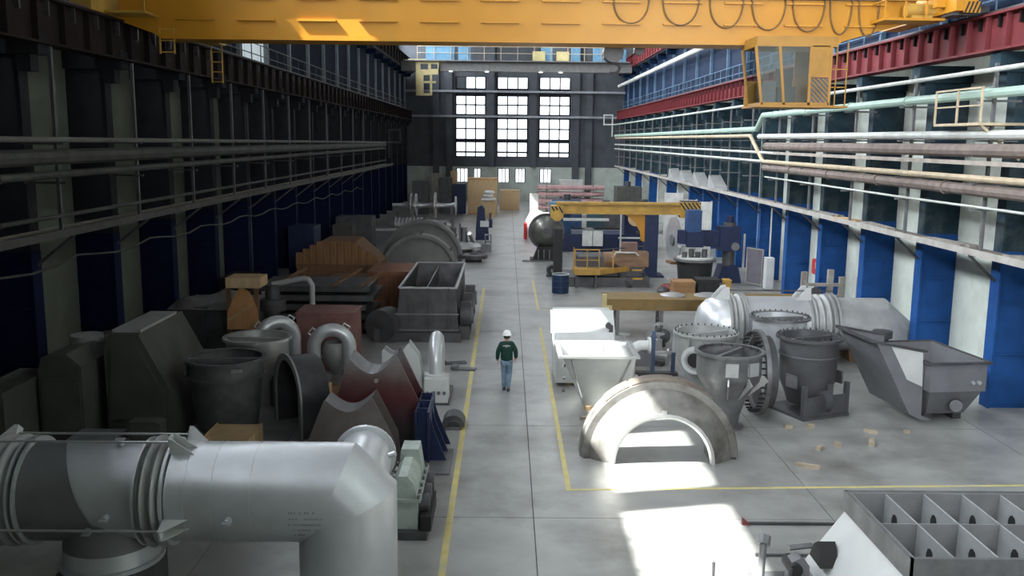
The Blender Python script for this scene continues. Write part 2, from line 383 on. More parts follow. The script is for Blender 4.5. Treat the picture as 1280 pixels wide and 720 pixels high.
for z in (13.15, 10.2):
    B().box(XL + .6, XR - .6, YB - .75, YB - .45, z - .12, z + .12).build('girt', mat('grey_girt_paint', (.22, .23, .25), .6), wb)

# ---- crane runways
def runway(name, label, x, sgn, z0, z1, m, rib, y0, y1, railm, rail=True):
    t = thing(name, label, 'crane girder', (x, 0, z0)); h = z1 - z0; s = sgn
    b = B().box(min(0, .06 * s), max(0, .06 * s), y0, y1, .06, h - .06); b.build('web_plate', m, t)
    B().box(-.22 if s > 0 else -.32, .32 if s > 0 else .22, y0, y1, 0, .06).build('bottom_flange', m, t)
    B().box(-.22 if s > 0 else -.42, .42 if s > 0 else .22, y0, y1, h - .06, h).build('top_flange', m, t)
    B().box(-.04, .04, y0, y1, h, h + .1).build('rail', dark_steel, t)
    r = None; y = y0 + .4; i = 0
    while y < y1:
        if r is None:
            r = B().box(-.16 if s > 0 else 0, 0 if s > 0 else .16, -.02, .02, .06, h - .06).build('stiffener', m, t, (0, y, 0))
            q = B().box(-.10 if s > 0 else 0, 0 if s > 0 else .10, -.035, .035, h * .62, h - .06).build('bracket_tab', dark_steel if m is red_dk else red_dk, t, (0, y + rib * .5, 0))
        else:
            inst(r, t, (0, y, 0))
            if y < 75: inst(q, t, (0, y + rib * .5, 0))
        y += rib
    if rail:
        rr = B()
        for z in (h + .55, h + 1.05): rr.box(s * .55 - .02, s * .55 + .02, y0, y1, z - .02, z + .02)
        rr.build('handrail', railm, t)
        pz = None; y = y0 + .3
        while y < y1:
            if pz is None: pz = B().box(s * .55 - .02, s * .55 + .02, -.02, .02, h - .02, h + 1.06).build('handrail_post', railm, t, (0, y, 0))
            else: inst(pz, t, (0, y, 0))
            y += 1.63
        B().box(min(s * .2, s * .62), max(s * .2, s * .62), y0, y1, h - .02, h + .02).build('walkway', dark_steel, t)
    return t
runway('crane_runway_girder', 'red riveted crane runway girder along the right wall below the blue cladding', 13.3, 1, 9.95, 10.97, red, 1.05, 12, 112.6, post_blue)
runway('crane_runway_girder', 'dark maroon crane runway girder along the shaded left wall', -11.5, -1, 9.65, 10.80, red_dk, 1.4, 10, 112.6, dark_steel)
runway('upper_runway_girder', 'upper red runway girder above the white tube on the right', 13.3, 1, 15.2, 16.5, red, 1.6, 30, 112.6, post_blue, False)
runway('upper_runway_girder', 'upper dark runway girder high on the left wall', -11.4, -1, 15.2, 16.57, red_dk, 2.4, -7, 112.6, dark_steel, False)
for s, x0, x1 in ((1, 13.35, 14.2), (-1, -12.4, -11.45)):
    o = B()
    for y in (RCOL if s > 0 else LCOL): o.box(x0, x1, y - .2, y + .2, 14.6, 15.2)
    # corbels carrying the upper girders
    for y in (RCOL if s > 0 else LCOL): B().box(x0, x1, y - .2, y + .2, 14.7, 15.2).build('corbel', navy_panel, wr if s > 0 else wl)
o = tag(B().tube([(13.25, 44, 13.75), (13.25, 111.5, 13.85)], .20, 12).build('ventilation_tube', pipe_white), 'long white ventilation tube under the upper red girder on the right wall', 'pipe')

B().box(-12.45, -11.3, YF, YB - .5, 15.12, 15.19).build('closing_plate', dark_steel, wl)  # plate added to stop sun leaking under the upper left girder
B().box(13.3, 14.2, YF, YB - .5, 15.12, 15.19).build('closing_plate', dark_steel, wr)
# ---- pipe galleries and pipes, right wall
g = thing('pipe_gallery', 'narrow steel pipe gallery with grey edge beam along the right wall', 'gallery', (13.0, 0, 4.4))
B().box(0, .06, 12, 112, -.02, .16).build('edge_beam', mat('dusty_steel', (.38, .36, .33), .7, 0, .2, 3, (.2, .18, .15), .5, 1.5), g)
B().box(.06, .80, 12, 112, .02, .08).build('deck', dirt, g)
br = po = None
for y in RCOL[1:]:
    if br is None:
        br = B().bar((.0, 0, -.02), (.8, 0, -.75), .07).bar((.0, 0, -.03), (.82, 0, -.03), .08).build('bracket', dark_steel, g, (0, y, 0))
        po = B().box(.02, .10, -.05, .05, .1, 5.2).box(-.35, .8, -.03, .03, 1.25, 1.31).box(-.4, .8, -.03, .03, 1.95, 2.01).box(-.4, .8, -.03, .03, 2.72, 2.78).box(-.4, .8, -.03, .03, 3.12, 3.17).box(-.4, .8, -.03, .03, 4.18, 4.24).build('hanger_post', mid_steel, g, (0, y - .5, 0))
    else: inst(br, g, (0, y, 0)); inst(po, g, (0, y - .5, 0))
def pipe(label, pts, r, m, clamp=None, n=10):
    t = B().tube(pts, r, n).build('wall_pipe', m); tag(t, label, 'pipe', 'pipes along the walls')
    if clamp:
        y = clamp
        c = None
        while y < min(pts[-1][1], 75):
            if c is None: c = B().cyl((pts[0][0], -.035, pts[0][2]), (pts[0][0], .035, pts[0][2]), r * 1.25, n=10).build('pipe_clamp', m, t, (0, y, 0))
            elif abs(pts[1][2] - pts[0][2]) < .01 and y < pts[1][1]: inst(c, t, (0, y, 0))
            y += BAY
    return t
pipe('pale green pipe, highest thick pipe on the right wall with a step down midway', [(12.75, 12, 8.78), (12.75, 46.5, 8.78), (12.75, 47.6, 8.12), (12.75, 110, 8.05)], .135, pipe_green, 20)
pipe('thin white pipe right below the red girder on the right wall', [(12.75, 12, 9.40), (12.75, 110, 9.35)], .065, pipe_white, 22)
pipe('white pipe below the green pipe, ending midway along the right wall', [(12.75, 12, 7.68), (12.75, 47, 7.74), (13.2, 47.4, 7.74)], .13, pipe_white, 20)
pipe('thick brown lagged pipe below the white pipe on the right wall', [(12.72, 12, 7.30), (12.72, 45.5, 7.27), (13.3, 46, 7.27)], .19, pipe_brown, 22)
pipe('tan gas pipe on the right wall with a slanted offset at its far end', [(12.7, 12, 6.55), (12.7, 46, 6.52), (12.7, 48.6, 7.78), (12.7, 109, 7.78)], .095, pipe_tan, 21)
pipe('brown lagged pipe just under the tan pipe on the right wall', [(12.82, 12, 6.22), (12.82, 46, 6.22), (13.3, 46.5, 6.22)], .17, pipe_brown, 22)
pipe('thin grey conduit closest above the pipe gallery on the right wall', [(12.85, 12, 5.80), (12.85, 30, 5.74), (12.85, 46, 5.76)], .038, pipe_white)
pipe('slim pale pipe running to the far end of the right wall, upper of two', [(12.75, 44, 6.95), (12.75, 110, 7.05)], .07, pipe_white)
pipe('slim pale pipe running to the far end of the right wall, lower of two', [(12.75, 44, 6.52), (12.75, 110, 6.55)], .07, pipe_white)
o = B().box(12.5, 12.95, 12, 43.6, 6.90, 6.96); o.box(12.5, 12.53, 12, 43.6, 6.96, 7.02)
tag(o.build('cable_tray', mat('dusty_tray', (.36, .31, .27), .8, 0, .2)), 'flat dusty cable tray between the brown and tan pipes on the right wall', 'cable tray')
pipe('dull grey pipe, topmost of the pipes on the dark left wall', [(-11.0, 10, 7.38), (-11.0, 84, 7.12)], .07, mat('shaded_pale_pipe', (.12, .115, .108), .7, spec=.1), 20)  # pale pipe toned down in colour for the shaded wall
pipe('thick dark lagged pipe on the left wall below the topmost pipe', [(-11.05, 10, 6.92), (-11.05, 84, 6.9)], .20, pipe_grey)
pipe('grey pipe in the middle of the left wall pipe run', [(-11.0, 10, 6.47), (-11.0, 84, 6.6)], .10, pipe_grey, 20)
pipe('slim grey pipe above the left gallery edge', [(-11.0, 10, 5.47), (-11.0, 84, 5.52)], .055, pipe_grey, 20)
cb = [(-11.02, 14 + 1.2 * k, 4.55 - .012 * k * 1.2 - .22 * math.sin(PI * ((k * 1.2) % BAY) / BAY)) for k in range(48)]
tag(B().tube(cb, .03, 6).build('hanging_cable', pipe_grey), 'thin cable sagging along the left wall under the gallery', 'cable')
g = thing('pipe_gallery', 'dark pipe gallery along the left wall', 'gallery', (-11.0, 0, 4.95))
B().box(-.06, 0, 10, 90, -.02, .18).build('edge_beam', mat('shaded_edge_steel', (.055, .052, .05), .7, 0, .2), g)  # edge steel coloured dark to stand in for shade
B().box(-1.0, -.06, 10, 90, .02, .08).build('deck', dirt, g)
br = None
for y in LCOL[:14]:
    if br is None:
        br = B().bar((0, 0, -.02), (-1, 0, -.8), .07).build('bracket', dark_steel, g, (0, y, 0)); po = B().box(-.10, -.02, -.05, .05, .1, 4.6).box(-.9, .12, -.03, .03, 1.3, 1.36).box(-.9, .12, -.03, .03, 2.26, 2.32).build('hanger_post', dark_steel, g, (0, y - .5, 0))
    else: inst(br, g, (0, y, 0)); inst(po, g, (0, y - .5, 0))
# small things on the right wall
t = thing('service_platform', 'small pale steel platform with handrails among the right wall pipes', 'platform', (12.35, 24.4, 7.95))
B().box(0, 1.3, 0, 2.6, 0, .07).build('deck', pipe_tan, t)
for y in (0, 1.3, 2.6): B().box(0, .05, y - .025, y + .025, .07, 1.0).build('post', pipe_tan, t)
B().box(0, .05, 0, 2.6, .95, 1.0).box(0, .05, 0, 2.6, .5, .54).build('handrail', pipe_tan, t)
B().bar((.1, .1, 0), (1.2, .1, -.9), .06).build('brace', pipe_tan, t)
for k, (y, nm) in enumerate([(57, 'nearest'), (61.9, 'second'), (66.8, 'third'), (71.7, 'farthest')]):
    o = B().hexa([(13.75, y, 4.5), (12.95, y, 4.5), (12.95, y + 2.6, 4.5), (13.75, y + 2.6, 4.5)], [(13.75, y + 2.5, 5.35), (13.0, y + 2.5, 5.35), (13.0, y + 2.6, 5.35), (13.75, y + 2.6, 5.35)]).build('sloped_hood', silver2)
    tag(o, 'white sloped hood on the far right gallery, %s of the row' % nm, 'hood', 'white sloped hoods')
for k, (y, x, ln, a, m) in enumerate([(27.6, 13.45, 2.2, .12, wood_g), (33.0, 13.42, 2.6, -.08, wood_g), (35.6, 13.35, 1.4, .1, wood), (38.4, 13.45, 2.6, .05, wood_g), (23.2, 13.42, 1.8, -.1, wood_g)]):
    o = B().box(-.14, .14, -ln / 2, ln / 2, 0, .09).box(-.30, -.16, -ln / 2 + .2, ln / 2 + .15, 0, .08).build('plank_bundle', m, None, (x, y, 4.485), a)
    tag(o, ['dusty planks on the right gallery before the second column', 'two long dusty planks lying on the right gallery', 'short pale plank on the right gallery beyond the two long dusty planks', 'dusty planks on the right gallery, farthest along', 'dusty planks on the right gallery at the frame edge'][k], 'planks', 'planks on the right gallery')

# ================================================================ near bridge crane
t = thing('bridge_crane', 'yellow overhead bridge crane spanning the whole hall close by', 'crane', (0, 28.0, 10.3))
prof = [(-12.2, .75), (-10.4, .12), (9.9, .12), (12.0, .72), (12.0, 1.28), (-12.2, 1.28)]
B().prism(prof, 0, 1.1).build('girder', crane_y, t)
B().prism([(-10.2, -.02), (9.7, -.02), (9.9, .12), (-10.4, .12)], -.04, 1.16).build('bottom_flange', crane_y, t)
B().box(-12.2, 12.0, -.12, 1.25, 1.28, 1.36).build('top_flange', mat('shadowed_rail_steel', (.10, .08, .06), .6), t)  # shadow along the girder top put into this brown
st = None
for k in range(12):
    x = -9.2 + 1.79 * k
    for z in (1.17, .55):
        if st is None: st = B().box(-.56, .56, -.09, 0, -.028, .028).build('stiffener', crane_y, t, (x, 0, z))
        else: inst(st, t, (x, 0, z))
loops = [(3.08, 4.13, .80), (4.53, 5.59, .84), (5.91, 6.9, .90), (7.15, 8.15, .95), (8.35, 9.3, .98), (9.45, 10.1, 1.05), (10.3, 10.9, 1.1)]
for a, c, d in loops:
    pts = [(a + (c - a) * (1 - math.cos(PI * i / 14)) / 2, -.09, 1.36 - d * math.sin(PI * i / 14) ** .75 if 0 < i < 14 else 1.36) for i in range(15)]
    B().tube(pts, .022, 6).build('festoon_cable', mat('brown_cable', (.12, .07, .03), .6), t)
# trolley and hooks
tr = B().box(2.2, 5.2, .3, 4.0, 1.45, 2.3).build('trolley', crane_y2, t)
hb = B().box(3.02, 3.62, 1.72, 2.08, -.30, .75).cyl((3.32, 1.62, -.1), (3.32, 2.18, -.1), .32, n=20).build('hook_block', dark_steel, t)
hk = [(3.32 + .22 * math.sin(a), 1.9, -.58 - .16 * math.cos(a)) for a in [R(-30 + 20 * i) for i in range(12)]]
B().tube([(3.32, 1.9, -.28), (3.32, 1.9, -.38)] + hk[::-1], .045, 8).build('hook', dark_steel, hb)
B().box(3.2, 3.44, 1.86, 1.94, .7, 1.5).build('hoist_rope', black, hb)
hb = B().cyl((4.15, 1.8, -.02), (4.15, 2.05, -.02), .16, n=14).box(4.03, 4.27, 1.84, 2.0, -.02, .32).build('auxiliary_hook_block', dark_steel, t)
B().box(4.13, 4.17, 1.9, 1.94, .3, 1.5).build('hoist_rope', black, hb)
# right end carriage with a railed platform
B().box(12.3, 12.9, -1.9, 3.2, .78, 1.5).build('end_carriage', crane_y, t)
B().box(12.35, 12.86, -1.6, -.9, .70, 1.05).cyl((12.9, -1.2, .86), (13.5, -1.2, .86), .16, n=16).build('carriage_wheel', dark_steel, t)
pf = B().prism([(10.7, -1.0), (12.45, -1.0), (12.45, -.05), (10.7, -.05)], .62, .69, 'Z').build('end_platform', crane_y, t)
for x in (10.72, 11.3, 11.9, 12.4): B().box(x - .02, x + .02, -1.0, -.96, .69, 1.75).build('handrail_post', crane_y, pf)
B().box(10.7, 12.45, -1.0, -.96, 1.16, 1.19).box(10.7, 12.45, -1.0, -.96, 1.7, 1.74).box(10.70, 10.74, -1., -.05, 1.16, 1.19).build('handrail', crane_y, pf)
B().cyl((11.5, -.5, .95), (12.3, -.5, .95), .2, n=16).box(11.6, 12.2, -.7, -.3, .69, .8).build('travel_motor', crane_y2, pf)
B().box(12.05, 12.5, -1.25, -1.02, .95, 1.5).build('control_box', crane_y, pf)
hp = B().box(12.5, 12.95, -1.95, -1.91, .72, 1.02).build('hazard_plate', crane_y, t)
for k in range(4): B().prism([(12.5 + .11 * k, .72), (12.55 + .11 * k, .72), (12.66 + .11 * k, 1.02), (12.61 + .11 * k, 1.02)], -1.96, -1.95).build('hazard_stripe', black, hp)
# left end carriage with platform and ladders
B().box(-12.0, -11.4, -1.9, 3.2, .55, 1.45).build('end_carriage', crane_y2, t)
pf = B().box(-11.6, -10.25, -1.1, -.05, .58, .64).build('end_platform', crane_y2, t)
B().box(-10.29, -10.25, -1.1, -.05, 1.1, 1.14).box(-11.6, -10.25, -1.1, -1.06, 1.1, 1.14).box(-10.29, -10.25, -1.1, -1.06, .6, 1.14).build('handrail', crane_y2, pf)
def ladder(par, x, y, z0, z1, wd=.42, m=crane_y2):
    l = B().box(x - wd / 2 - .02, x - wd / 2 + .02, y - .02, y + .02, z0, z1).box(x + wd / 2 - .02, x + wd / 2 + .02, y - .02, y + .02, z0, z1).build('ladder', m, par)
    z = z0 + .05
    while z < z1: B().box(x - wd / 2, x + wd / 2, y - .015, y + .015, z - .015, z + .015).build('rung', m, l); z += .33
ladder(t, -10.05, .0, -.45, .3)
ladder(t, -9.9, 4.2, -1.05, .4, .36)
B().box(-10.2, -9.6, 1.1, 4.3, .2, .3).build('ladder_beam', crane_y2, t)
# operator cab
cb = thing('operator_cab', 'glazed operator cab hanging under the yellow bridge crane', 'crane cab', (0, 26.6, 8.5))
B().box(7.05, 9.35, -.05, 1.6, -.06, 0).build('cab_floor', cab_y, cb)
B().box(7.0, 9.3, 0, 1.6, 1.62, 1.9).build('cab_roof', cab_y, cb)
f = B()
for p, q in (((7.22, .02, 0), (6.98, .02, 1.65)), ((7.85, .02, 0), (7.66, .02, 1.65)), ((8.55, .02, 0), (8.55, .02, 1.65)), ((9.12, .02, 0), (9.12, .02, 1.65))): f.bar(p, q, .07)
B().bar((9.12, 1.5, 0), (9.12, 1.5, 1.65), .07).build('rear_post', cab_y, cb); B().bar((7.22, 1.5, 0), (6.98, 1.5, 1.65), .07).build('rear_post', cab_y, cb)
f.bar((7.2, .02, .04), (9.12, .02, .04), .07).bar((7.2, .02, .04), (7.2, 1.5, .04), .06)
f.build('cab_frame', cab_y, cb)
B().prism([(7.24, .05), (7.82, .05), (7.64, 1.62), (7.02, 1.62)], .01, .02).build('window_pane', cab_glass, cb)
B().prism([(7.88, .05), (8.52, .05), (8.52, 1.62), (7.70, 1.62)], .01, .02).build('window_pane', cab_glass, cb)
B().hexa([(7.21, .05, .05), (7.22, .05, .05), (7.22, 1.48, .05), (7.21, 1.48, .05)], [(6.98, .05, 1.62), (6.99, .05, 1.62), (6.99, 1.48, 1.62), (6.98, 1.48, 1.62)]).build('side_pane', cab_glass, cb)
B().box(8.55, 9.12, 1.5, 1.54, 0, 1.65).box(7.1, 9.12, 1.52, 1.56, 0, .75).build('rear_wall', cab_y, cb); B().box(7.3, 8.5, 1.5, 1.52, .8, 1.6).build('rear_pane', cab_glass, cb)
B().box(8.57, 9.10, .0, .04, .78, 1.65).build('side_panel', cab_y, cb)
lv = B().box(8.57, 9.10, .03, .05, .02, .76).build('louvre_panel', dark_steel, cb)
for k in range(9):
    z = -.42 + .135 * k; a, c = max(z, .03), min(z + .53, .75); B().prism([(8.59 + (c - z) * 0, a)] if False else [(8.59 + (z + .53 - c), c), (8.59 + (z + .53 - a), a), (8.63 + (z + .53 - a), a), (8.63 + (z + .53 - c), c)], .0, .03).build('louvre_slat', cab_y, lv) if c - a > .08 else None
B().box(7.9, 8.4, .8, 1.2, .1, .55).box(7.9, 8.4, 1.15, 1.25, .5, 1.1).build('driver_seat', black, cb)
B().box(7.35, 7.75, .5, 1.1, .0, .7).build('control_console', dark_steel, cb)
for x in (9.32, 9.62): B().box(x - .015, x + .015, .1, .13, 0, 1.75).build('rail_post', cab_y, cb)
for z in (.5, 1.0): B().box(9.12, 9.65, .1, .13, z, z + .03).build('side_rail', cab_y, cb)
B().box(9.1, 9.68, .05, .9, -.06, 0).build('step', cab_y, cb)
B().box(7.9, 8.9, .6, 1.2, 1.9, 1.98).build('mounting_plate', cab_y, cb)

# ================================================================ far upper crane near the gable
t = thing('upper_bridge_crane', 'distant grey bridge crane with light blue cabinets before the far windows', 'crane', (0, 100, 14.6))
B().box(-11.3, 13.2, 0, 1.2, 0, .95).build('girder', mat('distant_girder_grey', (.16, .155, .15), .7), t)
B().box(-11.0, 12.8, -1.1, 0, .95, 1.05).build('walkway', mid_steel, t)
for k in range(13): B().box(-9.5 + 1.75 * k, -9.45 + 1.75 * k, -1.1, -1.04, 1.05, 2.5).build('handrail_post', pipe_tan, t)
B().box(-9.5, 11.6, -1.1, -1.05, 2.42, 2.48).box(-9.5, 11.6, -1.1, -1.05, 1.75, 1.8).build('handrail', pipe_tan, t)
for x0, x1, z1, m in ((-8.6, -5.6, 2.5, lblue), (-5.2, -3.9, 2.75, lblue), (3.5, 4.7, 2.7, lblue), (6.7, 7.6, 2.9, lblue), (9.0, 10.6, 2.7, lblue), (11.0, 12.4, 2.3, lblue)):
    c = B().box(x0, x1, -.9, -.1, 1.05, z1).build('cabinet', m, t); B().box(x0 + .12, x1 - .12, -.93, -.9, 1.25, z1 - .25).build('cabinet_door', m, c)
for x0, x1 in ((2.6, 3.9), (5.1, 6.4)): B().box(x0, x1, -1.25, -.92, 1.05, 2.0).build('sign_panel', pale_y, t)
B().box(-10.5, -6.5, -.8, .2, .9, 1.15).build('end_truck', pale_y, t)
fr = B().prism([(-9.7, -2.6), (-8.9, -2.6), (-8.9, -.5), (-7.4, -.4), (-7.2, .9), (-9.7, .9)], -.5, -.2).build('hanging_bracket', pale_y, t)
for x, z, wd, h in ((-9.2, .1, .8, .55), (-8.1, .15, .7, .5)): B().box(x, x + wd, -.52, -.48, z, z + h).build('opening', dark_wall, fr)
B().box(-8.9, -7.6, -.5, -.2, -1.3, -1.1).box(-8.9, -8.1, -.5, -.2, -2.6, -2.35).box(-8.2, -8.0, -.5, -.2, -2.6, -.4).build('rung', pale_y, fr)
for x in (-6.0, -2.2, 3.5, 5.6):
    B().cyl((x, -.3, -.05), (x, -.3, .1), .35, .08, n=12).build('lamp_shade', pipe_white, t)
    B().cyl((x, -.3, -.1), (x, -.3, -.04), .2, n=10).build('lamp_bulb', lamp_m, t)
for z, y, x0, x1 in ((8.9, 96, -11.6, -8.7), (7.6, 92, -11.6, -9.2)):
    pass

# ================================================================ left side of the aisle
# ---- big silver duct in the foreground
DZ, DR = 2.03, .76
t = thing('silver_duct', 'huge silver painted steel duct with elbow and tee standing in the left foreground', 'duct', (0, 13.6, 0))
dm = silver
B().tube([(-5.0, 0, DZ), (-2.62, 0, DZ), (-2.42, 0, DZ - .20), (-2.42, 0, .06)], DR, 64).build('elbow_section', dm, t, ang=11)
B().cyl((-2.42, 0, 0), (-2.42, 0, .07), DR + .12, n=40).build('foot_flange', dm, t)
B().cyl((-7.2, 0, DZ), (-5.40, 0, DZ), DR - .02, n=48).build('tee_section', dm, t)
B().lathe([(.66, DZ - .3), (.68, 1.3), (.72, .98)], 40, (-6.12, 0, 0)).build('tee_leg', dm, t)
B().lathe([(.672, DZ - .3), (.692, 1.3), (.70, 1.22)], 40, (-6.12, 0, 0)).build('leg_pad', mat('dark_silver_paint', (.17, .17, .17), .45, .3, .1), t)
B().lathe([(.70, .92), (.78, .92), (.78, .98), (.70, .98)], 40, (-6.12, 0, 0), closed=True).build('tee_flange', dm, t)
for x in (-6.6, -5.65): B().box(x - .12, x + .12, -.6, .7, 0, .92).build('bearer', dark_steel, t)
def bellows(par, x0, x1, r, n, m):
    pr = []
    for k in range(n * 8 + 1):
        h = x0 + (x1 - x0) * k / (n * 8); pr.append((r + .055 * math.sin(2 * PI * k / 8 - PI / 2), h))
    return B().lathe(pr, 48, (0, 0, DZ), 'X').build('bellows', m, par, ang=60)
bellows(t, -5.40, -5.08, DR + .04, 2, silver2)
bellows(t, -7.80, -7.34, DR + .04, 2, silver2)
B().cyl((-9.0, 0, DZ), (-7.8, 0, DZ), DR - .05, n=40).build('end_section', silver2, t)
# saddle shaped reinforcing pads around the tee
b = B(); nn = 26; mm = 16; vs = []
for i in range(nn + 1):
    a = R(-62 + 152 * i / nn)                 # up the front of the duct, underside to top
    u = i / nn
    xr = -5.75 - .95 * u ** .8
    for j in range(mm + 1):
        x = -7.15 + (xr + 7.15) * j / mm
        vs.append((x, -(DR + .008) * math.cos(a), DZ + (DR + .008) * math.sin(a)))
fs = [(i * (mm + 1) + j, i * (mm + 1) + j + 1, (i + 1) * (mm + 1) + j + 1, (i + 1) * (mm + 1) + j) for i in range(nn) for j in range(mm)]
b.add(vs, fs).build('reinforcing_pad', mat('dark_silver_paint', (.17, .17, .17), .45, .3, .1), t, ang=60)
for x in (-4.72, -4.32, -3.75): B().lathe([(DR - .01, x - .008), (DR + .008, x - .008), (DR + .008, x + .008), (DR - .01, x + .008)], 48, (0, 0, DZ), 'X', closed=True).build('weld_seam', dm, t)
for x in (-7.28, -7.18, -5.44): B().lathe([(DR - .04, x - .02), (DR + .07, x - .02), (DR + .07, x + .02), (DR - .04, x + .02)], 48, (0, 0, DZ), 'X', closed=True).build('collar_ring', dm, t)
B().lathe([(DR - .01, -5.06), (DR + .06, -5.06), (DR + .06, -5.02), (DR - .01, -5.02)], 48, (0, 0, DZ), 'X', closed=True).build('collar_ring', dm, t)
# tie rods with gussets
for a in (72, -19, 128):
    c, s = math.cos(R(a)), math.sin(R(a)); y, z = -(DR + .15) * c, DZ + (DR + .15) * s
    B().cyl((-7.75, y, z), (-4.95, y, z), .02, n=8).build('tie_rod', lite_steel, t)
    for x, d in ((-5.0, .36), (-7.75, -.30)):
        u = B().prism([(0, -.02), (d, -.02), (.05 * (1 if d > 0 else -1), .26), (0, .26)], -.09, -.078).prism([(0, -.02), (d, -.02), (.05 * (1 if d > 0 else -1), .26), (0, .26)], .078, .09).box(-.015, .015, -.09, .09, -.02, .26)
        u.rot(Matrix.Translation((x, -(DR) * c, DZ + DR * s)) @ Matrix.Rotation(R(90 - a), 4, 'X'))
        u.build('gusset', white_p, t)
for x, a in ((-6.15, -28), (-5.85, -10), (-4.05, -12), (-5.85, 84)):
    c, s = math.cos(R(a)), math.sin(R(a)); p = Vector((x, -DR * c * .98, DZ + DR * s * .98)); q = Vector((x, -(DR + .09) * c, DZ + (DR + .09) * s))
    B().cyl(p, q, .05, n=10).box(x - .06, x + .06, q.y - .045, q.y + .045, q.z - .012, q.z + .012).build('nozzle', dm, t)
# worn stencil marking on the elbow (illegible rows)
sm = mat('grey_stencil_paint', (.30, .31, .32), .7)
b = B()
for row, (ln, n) in enumerate([(.46, 3), (.56, 3), (.54, 4), (.52, 4), (.34, 3)]):
    x = -3.24 + .03 * row; zz = -.02 - .10 * row
    for k in range(n * 4):
        wd = rnd.uniform(.022, .036)
        y0 = -math.sqrt(max(0, (DR + .004) ** 2 - zz * zz)); y1 = -math.sqrt(max(0, (DR + .004) ** 2 - (zz - .035) ** 2))
        if rnd.random() > .25: b.add([(x, y0, DZ + zz), (x + wd, y0, DZ + zz), (x + wd, y1, DZ + zz - .035), (x, y1, DZ + zz - .035)], [(0, 1, 2, 3)])
        x += ln / (n * 4)
o = b.build('stencil_marking', sm, t, smooth=False); o['kind'] = 'stuff'
# branch stub behind the elbow
B().cyl((-2.30, .3, DZ), (-2.42, 1.75, 1.98), .46, n=32).build('branch_stub', dm, t)
B().cyl((-2.42, 1.75, 1.98), (-2.43, 1.85, 1.98), .54, n=32).build('branch_flange', dm, t)
b = B(); bolts(b, (-2.42, 1.84, 1.98), .51, 16, .03, .06, 'Y'); o = b.build('flange_bolts', mid_steel, t); o['kind'] = 'stuff'
for a in (20, 160): B().cyl((-2.38 + .46 * math.cos(R(a)), 1.3, 2.0 + .46 * math.sin(R(a))), (-2.38 + .58 * math.cos(R(a)), 1.3, 2.0 + .58 * math.sin(R(a))), .05, n=10).build('nozzle', dm, t)

# ---- gearbox beside the duct
t = thing('gearbox', 'grey-green cast gearbox on a dark base right behind the silver duct elbow', 'machine', (-1.78, 17.3, 0))
B().box(-.42, .34, -1.0, 1.1, 0, .16).build('base_plate', dark_steel, t)
B().box(-.38, .16, -.85, .95, .16, .70).build('lower_housing', greengrey, t)
B().box(-.44, .22, -.9, 1.0, .70, .76).build('split_flange', greengrey, t)
B().prism([(-.36, .76), (.14, .76), (.10, 1.02), (-.04, 1.18), (-.2, 1.18), (-.32, 1.02)], -.8, .3).build('upper_housing', greengrey, t)
B().prism([(-.36, .76), (.14, .76), (.06, 1.3), (-.28, 1.3)], .4, .95).build('bearing_cover', greengrey, t)
for y in (-.5, 0, .6): B().cyl((.14, y, .55), (.36, y, .55), .19, n=18).build('shaft_cover', dark_steel, t)
b = B()
for y in (-.85, -.55, -.2, .15, .5, .9):
    for x in (-.41, .18): b.cyl((x, y, .76), (x, y, .83), .03, n=6)
o = b.build('housing_bolts', mid_steel, t); o['kind'] = 'stuff'
B().box(.22, .42, -.95, .35, .16, .45).build('oil_tray', black, t)

# ---- saddle supports
def saddle(name, label, loc, outline, depth, m, notch, extra=None):
    t = thing(name, label, 'saddle support', loc)
    B().prism(outline, 0, .05).build('front_plate', m, t); B().prism(outline, depth, depth + .05).build('back_plate', m, t)
    b = B(); n = len(notch)
    for i in range(n - 1):
        (x0, z0), (x1, z1) = notch[i], notch[i + 1]; b.add([(x0, .05, z0), (x1, .05, z1), (x1, depth, z1), (x0, depth, z0), (x0, .05, z0 - .04), (x1, .05, z1 - .04), (x1, depth, z1 - .04), (x0, depth, z0 - .04)], [(0, 1, 2, 3), (7, 6, 5, 4), (0, 4, 5, 1), (2, 6, 7, 3)])
    b.build('saddle_plate', grey_p, t, ang=60)
    return t
def notch_pts(x0, z0, x1, z1, sag, n=12): return [(x0 + (x1 - x0) * i / n, z0 + (z1 - z0) * i / n - sag * math.sin(PI * i / n)) for i in range(n + 1)]
N1 = notch_pts(-.62, 2.28, .50, 2.38, .42)
grad = bpy.data.materials.new('grey_over_red_primer'); grad.use_nodes = True; nt = grad.node_tree; bb = nt.nodes['Principled BSDF']; bb.inputs['Roughness'].default_value = .5; bb.inputs['Metallic'].default_value = .2
tc = nt.nodes.new('ShaderNodeTexCoord'); sp = nt.nodes.new('ShaderNodeSeparateXYZ'); no = nt.nodes.new('ShaderNodeTexNoise'); no.inputs['Scale'].default_value = 3; ad = nt.nodes.new('ShaderNodeMath'); ad.operation = 'MULTIPLY_ADD'; ad.inputs[1].default_value = .5
crp = nt.nodes.new('ShaderNodeValToRGB'); e = crp.color_ramp.elements; e[0].position = .30; e[0].color = (.035, .03, .032, 1); e[1].position = .95; e[1].color = (.20, .19, .185, 1); k = e.new(.58); k.color = (.085, .018, .022, 1); k = e.new(.70); k.color = (.10, .045, .045, 1)
mr = nt.nodes.new('ShaderNodeMapRange'); mr.inputs['From Min'].default_value = 0; mr.inputs['From Max'].default_value = 2.7
nt.links.new(tc.outputs['Object'], sp.inputs[0]); nt.links.new(tc.outputs['Object'], no.inputs['Vector']); nt.links.new(no.outputs['Fac'], ad.inputs[0]); nt.links.new(sp.outputs['Z'], ad.inputs[2]); nt.links.new(ad.outputs[0], mr.inputs['Value']); nt.links.new(mr.outputs[0], crp.inputs[0]); nt.links.new(crp.outputs[0], bb.inputs['Base Color'])
